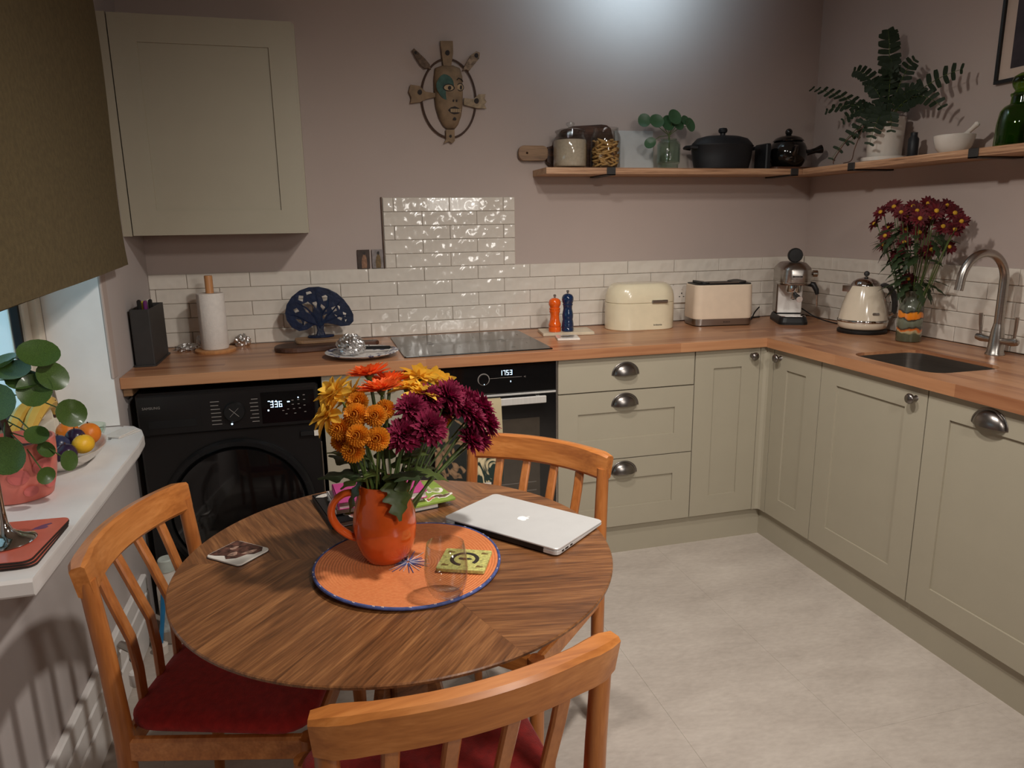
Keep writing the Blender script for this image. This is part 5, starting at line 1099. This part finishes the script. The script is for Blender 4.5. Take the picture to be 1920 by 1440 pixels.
# fern
fx, fy = 1.438, -.600
fp_ = thing('plant_pot', 'tall white plant pot on a saucer on the right wall shelf', 'pot', (fx, fy, Z))
MB().lathe([(.082, 0), (.086, .002), (.088, .016), (.082, .017), (.078, .006), (.0005, .006)], 40).build('saucer', PORC, fp_, angle=50)
MB().lathe([(.062, .0065), (.066, .010), (.072, .165), (.073, .170), (.069, .170), (.066, .15), (.0005, .148)], 40).build('pot', PORC, fp_, angle=50)
MB().lathe([(.065, .1485), (.05, .154), (.0005, .156)], 24).build('soil', mat('soil', S(52, 40, 32), .95, var=.3, scale=120, bump=.5), fp_)
fn_ = thing('fern', 'bushy dark green fern with long arching fronds in the white pot', 'plant', (fx, fy, Z+.155))
lm = MB(); rows = []
for i in range(5):
    t = i/4; wd = .50*math.sin(math.pi*min(.94, .22+.62*t))**.5; rows.append([Vector((t, -wd*.5, .03)), Vector((t, 0, 0)), Vector((t, wd*.5, .03))])
LFL = lm.loft(rows, False, False, True, closed=False).mesh('leaflet', 80); LFL.materials.append(FERN)
def frond(tip, lift_, n, size, face=(-.5, -.8, .1)):
    t_ = Vector(tip)-Vector((fx, fy, Z+.155)); mid = t_*.45+Vector((0, 0, lift_)); f = MB()
    P = [2*t*(1-t)*mid+t_*t*t for t in [i/16 for i in range(17)]]
    o = f.tube(P, [.0026-.0018*i/16 for i in range(17)], 6).build('frond', BROWNSTEM if lift_ < 0 else STEM, fn_)
    face = Vector(face).normalized()
    for k in range(n):
        t = .22+.77*k/(n-1); p = 2*t*(1-t)*mid+t_*t*t; tg = (2*(1-2*t)*mid+2*t*t_).normalized()
        sd = tg.cross(face).normalized(); sz = size*(1-.55*abs(t-.45)**1.2)*(1 if t < .9 else .7)
        for s in (-1, 1):
            ax = (sd*s+tg*.25+Vector((random.uniform(-.15, .15), random.uniform(-.15, .15), random.uniform(-.15, .15)))).normalized(); nz_ = (face-ax*face.dot(ax)).normalized(); yx = nz_.cross(ax)
            M = Matrix(((ax.x, yx.x, nz_.x, p.x), (ax.y, yx.y, nz_.y, p.y), (ax.z, yx.z, nz_.z, p.z), (0, 0, 0, 1))) @ Matrix.Scale(sz, 4)
            if (p+ax*sz).x > XR-fx-.004: continue
            link('leaflet', LFL, None, o, M=M)
frond((1.42, -.579, 2.13), .16, 12, 0.045)
frond((1.43, -.60, 2.02), .12, 10, 0.040)
frond((1.43, -.725, 1.99), .09, 8, 0.036)
frond((1.43, -.955, 1.912), .07, 9, 0.040)
frond((1.40, -.915, 1.785), .14, 9, 0.038)
frond((1.42, -.122, 1.985), .05, 11, 0.034, (-.4, -.6, .5))
frond((1.42, -.40, 2.01), .12, 9, 0.038)
frond((1.38, -.29, 1.86), .09, 9, 0.036, (-.4, -.6, .5))
frond((1.36, -.43, 1.80), .10, 9, 0.036, (-.4, -.6, .5))
frond((1.335, -.52, 1.70), .14, 9, 0.034)
frond((1.31, -.66, 1.68), .13, 10, 0.038)
frond((1.33, -.75, 1.72), .10, 8, 0.034)
frond((1.32, -.425, 1.64), .12, 8, 0.031)
frond((1.40, -.50, 1.93), .10, 9, .034)
frond((1.40, -.80, 1.86), .10, 9, .034)
frond((1.34, -.60, 1.74), .15, 9, .034)
frond((1.36, -.68, 1.96), .12, 9, 0.036)
rt = MB(); rt.tube(smooth_path([(-.075, .04, -.01), (-.105, .10, -.06), (-.112, .16, -.13), (-.105, .175, -.152)]), .0022, 6); rt.tube(smooth_path([(-.09, .03, -.02), (-.105, .05, -.10), (-.10, .07, -.145), (-.09, .13, -.152)]), .002, 6)
rt.build('hanging_root', BROWNSTEM, fn_)
MB().lathe([(.018, 0), (.02, .003), (.02, .075), (.013, .085), (.013, .10), (.0005, .10)], 20).build('dark_bottle', POTBLACK, None, label='small dark bottle half hidden behind the white fern pot', cat='bottle', M=T(1.455, -.735, Z))
# mortar and pestle
mo = thing('mortar', 'white porcelain mortar bowl on the right wall shelf', 'mortar', (1.440, -.945, Z))
MB().lathe([(.042, 0), (.046, .003), (.060, .022), (.068, .050), (.070, .064), (.068, .066), (.062, .062), (.055, .03), (.035, .014), (.0005, .012)], 36).build('bowl', PORC, mo, angle=50)
pe = thing('pestle', 'white porcelain pestle leaning in the mortar', 'pestle', (1.440, -.955, Z+.030))
MB().tube([(0, .01, 0), (.0, -.03, .028), (-.002, -.068, .052), (-.003, -.086, .064), (-.003, -.092, .068)], [.013, .009, .0085, .0105, .005], 14).build('pestle_body', PORC, pe)
# green glass bottle
gbt = thing('green_glass_jar', 'tall green glass jar with bulbous stopper at the right end of the shelf', 'jar', (1.440, -1.212, Z))
MB().lathe([(.070, 0), (.075, .004), (.073, .07), (.066, .115), (.055, .130), (.040, .138), (.038, .160), (.042, .164), (.042, .170), (.035, .171), (.034, .140), (.050, .127), (.062, .11), (.069, .07), (.070, .010), (.0005, .008)], 40).build('glass_body', GREENGL, gbt, angle=50)
MB().lathe([(.030, .150), (.033, .1715), (.034, .174), (.030, .180), (.038, .192), (.043, .208), (.038, .224), (.022, .234), (.0005, .236)], 32).build('stopper', GREENGL, gbt, angle=50)
# framed picture on the right wall
fp2 = thing('framed_picture', 'black framed picture with wide white mount on the right wall', 'picture', (XR, -1.006, 1.852), -90)
m_ = MB()
for a in ((0, .42, 0, .012), (0, .42, .468, .48), (0, .012, .012, .468), (.408, .42, .012, .468)): m_.box(a[0], a[1], -.02, -.001, a[2], a[3], .001)
m_.build('frame', BLACKP, fp2); MB().box(.012, .408, -.010, -.002, .012, .468).build('mount', mat('cream_mount', S(198, 178, 164), .8, var=.02), fp2)
MB().box(.055, .365, -.0115, -.010, .045, .43).build('print', mat('dark_print', S(54, 44, 50), .6, var=.5, scale=9), fp2)

# ------------------------------------------------------------------ wall mask
MKC = mat('mask_clay', S(140, 116, 90), .75, var=.16, scale=26, bump=.2); MKT = mat('mask_teal', S(62, 92, 84), .75, var=.2, scale=40); MKD = mat('mask_ink', S(36, 26, 24), .7)
mk = thing('wall_mask', 'clay face mask with teal eye patch inside a hoop with charms', 'mask', (-.290, 0, 1.925))
MB().tube([(.117*math.cos(R(a)), -.014, -.015+.158*math.sin(R(a))) for a in range(0, 361, 6)], .0042, 8, cap=False).build('hoop', mat('hoop_wood', S(72, 50, 38), .6), mk)
fo_ = [(-.055, .105), (-.062, .06), (-.062, .0), (-.058, -.05), (-.045, -.095), (-.028, -.125), (-.012, -.138), (.02, -.138), (.036, -.12), (.05, -.085), (.058, -.04), (.061, .02), (.060, .075), (.050, .108), (.02, .118), (-.025, .116)]
fm = MB(); Z0 = [Vector((x, 0, z)) for x, z in fo_]
fm.loft([[Vector((p.x*k, -d, p.z*k+(1-k)*-.005)) for p in Z0] for k, d in ((1, .012), (1.0, .018), (.93, .030), (.78, .040), (.5, .047), (.15, .050))]); fm.build('face', MKC, mk, angle=70)
def flat(name, poly, m_, y, parent=mk): return curve2d(name, poly, .0012, m_, parent, T(0, y, 0) @ FRONT)
flat('eye_patch', [blob(-.018, .025, .040, .048, 22, .15, 0, 5)], MKT, -.0475)
def eye(cx, cz, w_, h_, y):
    o = [(cx+w_*math.cos(R(a)), cz+h_*math.sin(R(a))*(1 if a < 180 else .8)) for a in range(0, 360, 20)]; i = [(cx+w_*.82*math.cos(R(a)), cz+h_*.78*math.sin(R(a))*(1 if a < 180 else .8)) for a in range(0, 360, 20)]
    flat('eye_outline', [o, i], MKD, y); flat('eye_white', [i], mat('mask_bone', S(176, 150, 116), .7), y); flat('pupil', [blob(cx+.003, cz, w_*.3, h_*.5, 12, .1)], MKD, y-.002)
eye(-.006, .022, .025, .016, -.051); eye(.044, .026, .016, .018, -.045)
MB().tube([(.030, -.044, .055), (.038, -.046, .063), (.050, -.043, .060), (.058, -.036, .052)], .0022, 6).build('eyebrow', MKD, mk)
for x in (.012, .026): flat('nostril', [blob(x, -.028, .0036, .005, 10, .1)], MKD, -.0505)
flat('mouth', [[(-.012, -.066), (.0, -.055), (.018, -.050), (.036, -.057), (.046, -.068), (.034, -.078), (.014, -.082), (-.002, -.076)]], MKD, -.048)
for i in range(6): flat('tooth', [[(-.001+.0075*i, -.060), (.0045+.0075*i, -.060), (.0045+.0075*i, -.074), (-.001+.0075*i, -.074)]], mat('mask_bone', S(176, 150, 116), .7), -.0495)
flat('chin_mark', [blob(.016, -.100, .006, .008, 10, .6, 0, 3)], MKD, -.0455)
charms = {'top_charm': ([(-.020, .115), (-.026, .170), (-.030, .210), (.022, .212), (.022, .165), (.012, .115)], MKC), 'fish_charm_a': ([(-.10, .10), (-.118, .115), (-.135, .140), (-.150, .168), (-.142, .176), (-.125, .162), (-.100, .140), (-.080, .118), (-.075, .098), (-.09, .105)], mat('charm_dark', S(108, 88, 72), .75, var=.3, scale=70)),
          'fish_charm_b': ([(.062, .098), (.080, .130), (.100, .160), (.122, .176), (.138, .172), (.134, .150), (.112, .125), (.088, .098), (.078, .105)], mat('charm_pale', S(150, 128, 106), .75, var=.35, scale=70)),
          'hand_charm_a': ([(-.060, -.010), (-.100, -.020), (-.125, -.032), (-.165, -.038), (-.160, -.015), (-.170, .008), (-.162, .034), (-.125, .030), (-.100, .008), (-.060, .004)], MKC), 'hand_charm_b': ([(.064, -.012), (.105, -.016), (.130, .005), (.158, .006), (.154, -.012), (.162, -.024), (.152, -.036), (.160, -.050), (.120, -.050), (.064, -.038)], mat('charm_bone', S(164, 144, 118), .75, var=.2, scale=60)),
          'bottom_charm': ([(-.018, -.142), (-.018, -.180), (-.028, -.196), (-.006, -.188), (.006, -.196), (.018, -.186), (.018, -.142)], MKC)}
for nm, (po, mm) in charms.items():
    curve2d(nm.replace('_a', '').replace('_b', ''), [po], .004, mm, mk, T(0, -.018, 0) @ FRONT, bev=.001)
for x, z, r_ in ((-.125, .006, .010), (.118, -.022, .011), (-.136, .160, .006), (.122, .160, .009), (-.002, .165, .010), (0, -.168, .006)): flat('charm_spot', [blob(x, z, r_, r_, 14, .1)], MKD, -.0235)
# two small picture cards beside the tall tiles
for x0, x1, lbl, a, b, c in ((-.712, -.660, 'small dark picture card of a standing figure beside the tall tiles', S(66, 50, 42), S(150, 110, 84), 0), (-.650, -.602, 'small pale picture card of a robed figure touching the tall tiles', S(140, 130, 128), S(120, 96, 60), 1)):
    t = thing('picture_card', lbl, 'card', ((x0+x1)/2, 0, 1.202), 0)
    MB().box(-(x1-x0)/2, (x1-x0)/2, -.0125, -.0095 if False else -.0005, .003, .083, .0006).build('card', mat('card_%d' % c, a, .6, var=.2, scale=40), t)
    curve2d('figure_print', [[(-.010, .004), (-.012, .03), (-.008, .052), (-.004, .058), (-.004, .070), (.004, .072), (.006, .060), (.010, .050), (.012, .026), (.010, .004)]], .0002, mat('figure_%d' % c, b, .6, var=.3, scale=60), t, T(.002, -.0129, 0) @ FRONT)
    curve2d('figure_hair', [blob(.001, .068, .006, .007, 12, .2)], .0002, PRINTD, t, T(.002, -.0132, 0) @ FRONT)

# ------------------------------------------------------------------ things on the window sill
Z = SZ+.0025
TM = mat('terracotta_mat', S(206, 104, 84), .25, var=.05)
for i in range(3):
    t = thing('placemat', ('lowest', 'middle', 'topmost')[i]+' glossy terracotta table mat in the stack on the window sill', 'placemat', (-1.560, -1.662, Z+.0062*i), -1.5*i)
    MB().prism(rrect(.225, .215, .018, 5), 0, .0048, b=.0005).build('cork_back', mat('dark_cork', S(48, 34, 28), .8), t); MB().prism(rrect(.224, .214, .018, 5), .0048, .0060).build('printed_face', TM, t)
    if i == 2:
        for k, (x, y) in enumerate(((.07, .06), (.02, -.03), (-.05, .05))): curve2d('blue_motif', [blob(x, y, .022, .008, 18, .9, .5, k)], .0001, mat('blue_motif', S(110, 70, 100), .3), t, T(0, 0, .0062))
cs_ = thing('candlestick', 'polished steel candlestick foot and stem on the terracotta mats', 'candlestick', (-1.527, -1.668, Z+.0188))
MB().lathe([(.050, 0), (.052, .002), (.048, .007), (.030, .013), (.013, .024), (.007, .042), (.0055, .07), (.0055, .22), (.012, .23)], 36).build('foot_and_stem', CHROME, cs_, angle=50)
MB().lathe([(.012, .2305), (.018, .24), (.018, .26), (.014, .26), (.013, .245), (.0005, .244)], 24).build('candle_cup', CHROME, cs_, angle=50)
# pink pot with pilea
PX, PY = -1.622, -1.315
pp_ = thing('plant_pot', 'coral pink dotted plant pot on the window sill', 'pot', (PX, PY, Z-.004))
CORAL = mat('coral_glaze', S(228, 124, 108), .4, var=.05)
MB().lathe([(.062, 0), (.068, .003), (.080, .05), (.086, .10), (.087, .142), (.082, .143), (.080, .10), (.074, .05), (.0005, .045)], 40).build('pot', CORAL, pp_, angle=50)
MB().lathe([(.0795, .10), (.05, .118), (.0005, .12)], 24).build('soil', MATS['soil'], pp_)
for az, z, r_ in ((-70, .07, .022), (-35, .085, .023), (-100, .10, .022), (-20, .04, .018), (-55, .03, .016)):
    rr_ = .079+.008*(z/.1)-.001; dm = MB(); g = []
    for i in range(16):
        a = 2*math.pi*i/16; th = R(az)+r_*math.cos(a)/rr_; zz = z+r_*.85*math.sin(a); q = .0705+.0115*min(1, zz/.05) if zz < .05 else .080+.006*(zz-.05)/.05
        g.append(Vector(((q+.0035)*math.cos(th), (q+.0035)*math.sin(th), zz)))
    dm.add(g, [tuple(range(16))]).build('dot', mat('coral_dark', S(206, 104, 98), .45, var=.05), pp_)
pi_ = thing('pilea_plant', 'round-leaved pilea on a knobbly brown stem in the coral pot', 'plant', (PX, PY, Z+.110))
tr_ = [(0, 0, 0), (-.004, -.01, .05), (-.012, -.02, .11), (-.016, -.026, .17), (-.012, -.03, .21)]
MB().tube(smooth_path(tr_, 4), [.009]*17, 8).build('stem', BROWNSTEM, pi_)
for i in range(12):
    t = .02+.013*i; MB().tube([(-.06*t, -.12*t, t), (-.06*t+.014*math.cos(i*2.4), -.12*t+.014*math.sin(i*2.4), t+.006)], [.0026, .001], 5).build('leaf_scar', BROWNSTEM, pi_)
A_ = Vector((PX, PY, Z+.110))
for (x, y, z, nx, ny, nz_, s_, at) in ((-1.508, -1.40, 1.113, .3, -.6, .7, .046, .20), (-1.492, -1.40, 1.062, .7, -.6, .3, .040, .19), (-1.522, -1.42, 1.036, .25, -.85, .45, .042, .18), (-1.590, -1.44, 1.018, -.1, -.9, .4, .046, .17), (-1.566, -1.40, 1.078, 0, -.5, .85, .040, .19), (-1.462, -1.40, .972, .5, -.85, .1, .037, .15), (-1.598, -1.43, .892, .1, -.95, .3, .048, .08), (-1.54, -1.40, .925, .3, -.5, .8, .030, .10), (-1.55, -1.40, 1.055, .2, -.4, .9, .040, .19), (-1.60, -1.36, 1.09, -.3, -.3, .9, .042, .20), (-1.48, -1.41, .862, .7, -.5, .2, .026, .05), (-1.52, -1.44, .840, .5, -.8, .1, .022, .05), (-1.530, -1.39, .885, .6, -.4, .6, .024, .08), (-1.64, -1.44, .95, -.4, -.8, .3, .04, .10)):
    p = Vector((x, y, z))-A_; pilea_leaf(pi_, (-.06*at, -.12*at, at), tuple(p), (nx, ny, nz_), s_*.9, LEAFP, .0016)
# fruit bowl
BX, BY = -1.598, -1.060
fb = thing('fruit_bowl', 'white oval china fruit bowl on the window sill', 'bowl', (BX, BY, Z-.004), 8)
sect = lambda a, b, z, wv=0: [Vector((p.x*(1+wv*math.sin(i*1.2)), p.y*(1+wv*math.sin(i*1.2)), z+wv*.1*math.sin(i*1.7))) for i, p in enumerate(circ(a, 48, 0, ry=b))]
MB().loft([sect(.055, .085, 0), sect(.060, .092, .004), sect(.085, .130, .022), sect(.103, .158, .044, .006), sect(.106, .162, .048, .006), sect(.102, .157, .048, .006), sect(.082, .127, .026), sect(.05, .08, .012), sect(.002, .003, .010)], True, True).build('bowl_body', PORC, fb, angle=50)
def fruit(name, label, cat, loc, r, m_, sc=(1, 1, 1), group=None, dimple=True):
    t = thing(name, label, cat, loc, random.uniform(0, 360), group)
    MB().sphere((0, 0, 0), r, 24, 16, sc=sc).build('flesh', m_, t, angle=80); MB().lathe([(.0022, r*sc[2]*.94), (.0018, r*sc[2]+.004), (.0005, r*sc[2]+.004)], 8).build('stalk', BROWNSTEM, t)
PLUM = mat('plum_skin', S(52, 36, 62), .25, var=.25, scale=18); LEMON = mat('lemon_skin', S(240, 184, 44), .4, var=.06, bump=.15, bscale=180); ORNG = mat('orange_skin', S(232, 128, 34), .4, var=.06, bump=.15, bscale=180); APPLE = mat('apple_skin', S(176, 66, 32), .3, var=.3, scale=20)
for nm, lb3, ct3, dx, dy, dz, r3, m3, sc3, g3 in (
        ('plum', 'dark plum nearest the coral pot in the fruit bowl', 'plum', .036, -.104, .050, .027, PLUM, (1, 1, 1), 'plums in the fruit bowl'),
        ('plum', 'bluish plum in the middle of the fruit bowl', 'plum', .005, -.052, .060, .028, mat('plum_blue', S(58, 62, 96), .3, var=.3, scale=14), (1, 1, 1), 'plums in the fruit bowl'),
        ('plum', 'dark plum behind the lemon in the fruit bowl', 'plum', .030, .002, .064, .026, PLUM, (1, 1, 1), 'plums in the fruit bowl'),
        ('lemon', 'round yellow lemon at the front rim of the fruit bowl', 'lemon', .063, -.050, .058, .027, LEMON, (1, 1.1, .95), None),
        ('orange', 'orange behind the yellow lemon in the fruit bowl', 'orange', .048, .060, .058, .031, ORNG, (1, 1, 1), None),
        ('orange', 'orange partly hidden at the back of the fruit bowl', 'orange', -.018, .100, .058, .030, ORNG, (1, 1, 1), None),
        ('apple', 'reddish apple at the near end of the fruit bowl', 'apple', -.022, -.106, .050, .028, APPLE, (1, 1, 1), None),
        ('apple', 'red apple at the far rim of the fruit bowl', 'apple', .035, .118, .052, .020, APPLE, (1, 1, 1), None)):
    fruit(nm, lb3, ct3, (BX+dx, BY+dy, Z+dz), r3, m3, sc3, g3)
BAN = mat('banana_skin', S(232, 190, 92), .5, var=.12, scale=14, col2=S(206, 160, 66))
for i, (dx, dz, lb2) in enumerate(((-.050, .092, 'front spotted banana arching over the fruit bowl'), (-.091, .086, 'rear spotted banana arching over the fruit bowl'))):
    t = thing('banana', lb2, 'banana', (BX+dx, BY, Z+dz), 0, 'bananas in the fruit bowl')
    P = [(.02*math.sin(a), -.105*math.cos(a), .075*math.sin(a)) for a in [math.pi*(.02+.88*k_/12) for k_ in range(13)]]
    MB().tube(P, [.006, .012, .016, .018, .019, .0195, .0195, .019, .018, .0165, .013, .008, .005], 7, smooth=True).build('peel', BAN, t, angle=30)
    MB().tube([P[-1], (P[-1][0]-.004, P[-1][1]+.012, P[-1][2]-.012)], [.005, .0045], 7).build('stalk', BROWNSTEM, t)
    for k_ in range(7):
        a = math.pi*(.25+.07*k_); MB().sphere((.02*math.sin(a)+.0165, -.105*math.cos(a), .075*math.sin(a)+.006*math.sin(k_*3)), .0022, 8, 6, sc=(.5, 1.6, .8)).build('spot', PRINTD, t)
gd = thing('glass_dish', 'pale green glass dish at the far end of the sill', 'dish', (-1.612, -.79, Z-.004))
MB().lathe([(.032, 0), (.040, .002), (.048, .020), (.050, .034), (.046, .034), (.044, .020), (.036, .007), (.0005, .006)], 32).build('dish_body', PALEGREEN, gd, angle=50)
for i in range(2): MB().box(-.045, .045, -.028, .028, 0, .003, .0006).build('envelope', PAPER, None, label=('lower' if i == 0 else 'upper')+' white card lying at the far end of the sill nosing', cat='card', M=T(-1.512-.006*i, -.815, Z+.0002+.0033*i) @ RZ(60+9*i))
# ------------------------------------------------------------------ floor by the washing machine
bo = thing('spray_bottle', 'tall white cleaner bottle on the floor beside the washing machine', 'bottle', (-1.447, -.755, 0))
MB().lathe([(.036, .0005), (.040, .005), (.040, .20), (.034, .235), (.024, .250), (.024, .258)], 28).build('bottle_body', PORC, bo, angle=50); MB().lathe([(.026, .2585), (.027, .261), (.027, .298), (.024, .302), (.0005, .302)], 24).build('cap', mat('pale_cap', S(206, 214, 206), .5), bo)
MB().box(-.028, .028, -.0415, -.0395, .05, .17, .0005).build('paper_label', mat('bottle_label', S(196, 200, 196), .6, var=.2, scale=60), bo)
br_ = thing('dish_brush', 'blue handled brush standing beside the white cleaner bottle', 'brush', (-1.478, -.835, 0), 0)
MB().tube([(0, 0, .035), (.01, .012, .10), (.02, .03, .19), (.024, .036, .22)], [.008, .007, .009, .005], 10).build('brush_handle', mat('blue_plastic', S(40, 120, 170), .35), br_); MB().lathe([(.022, .0005), (.022, .03), (.014, .036), (.0005, .036)], 18).build('bristles', PORC, br_)
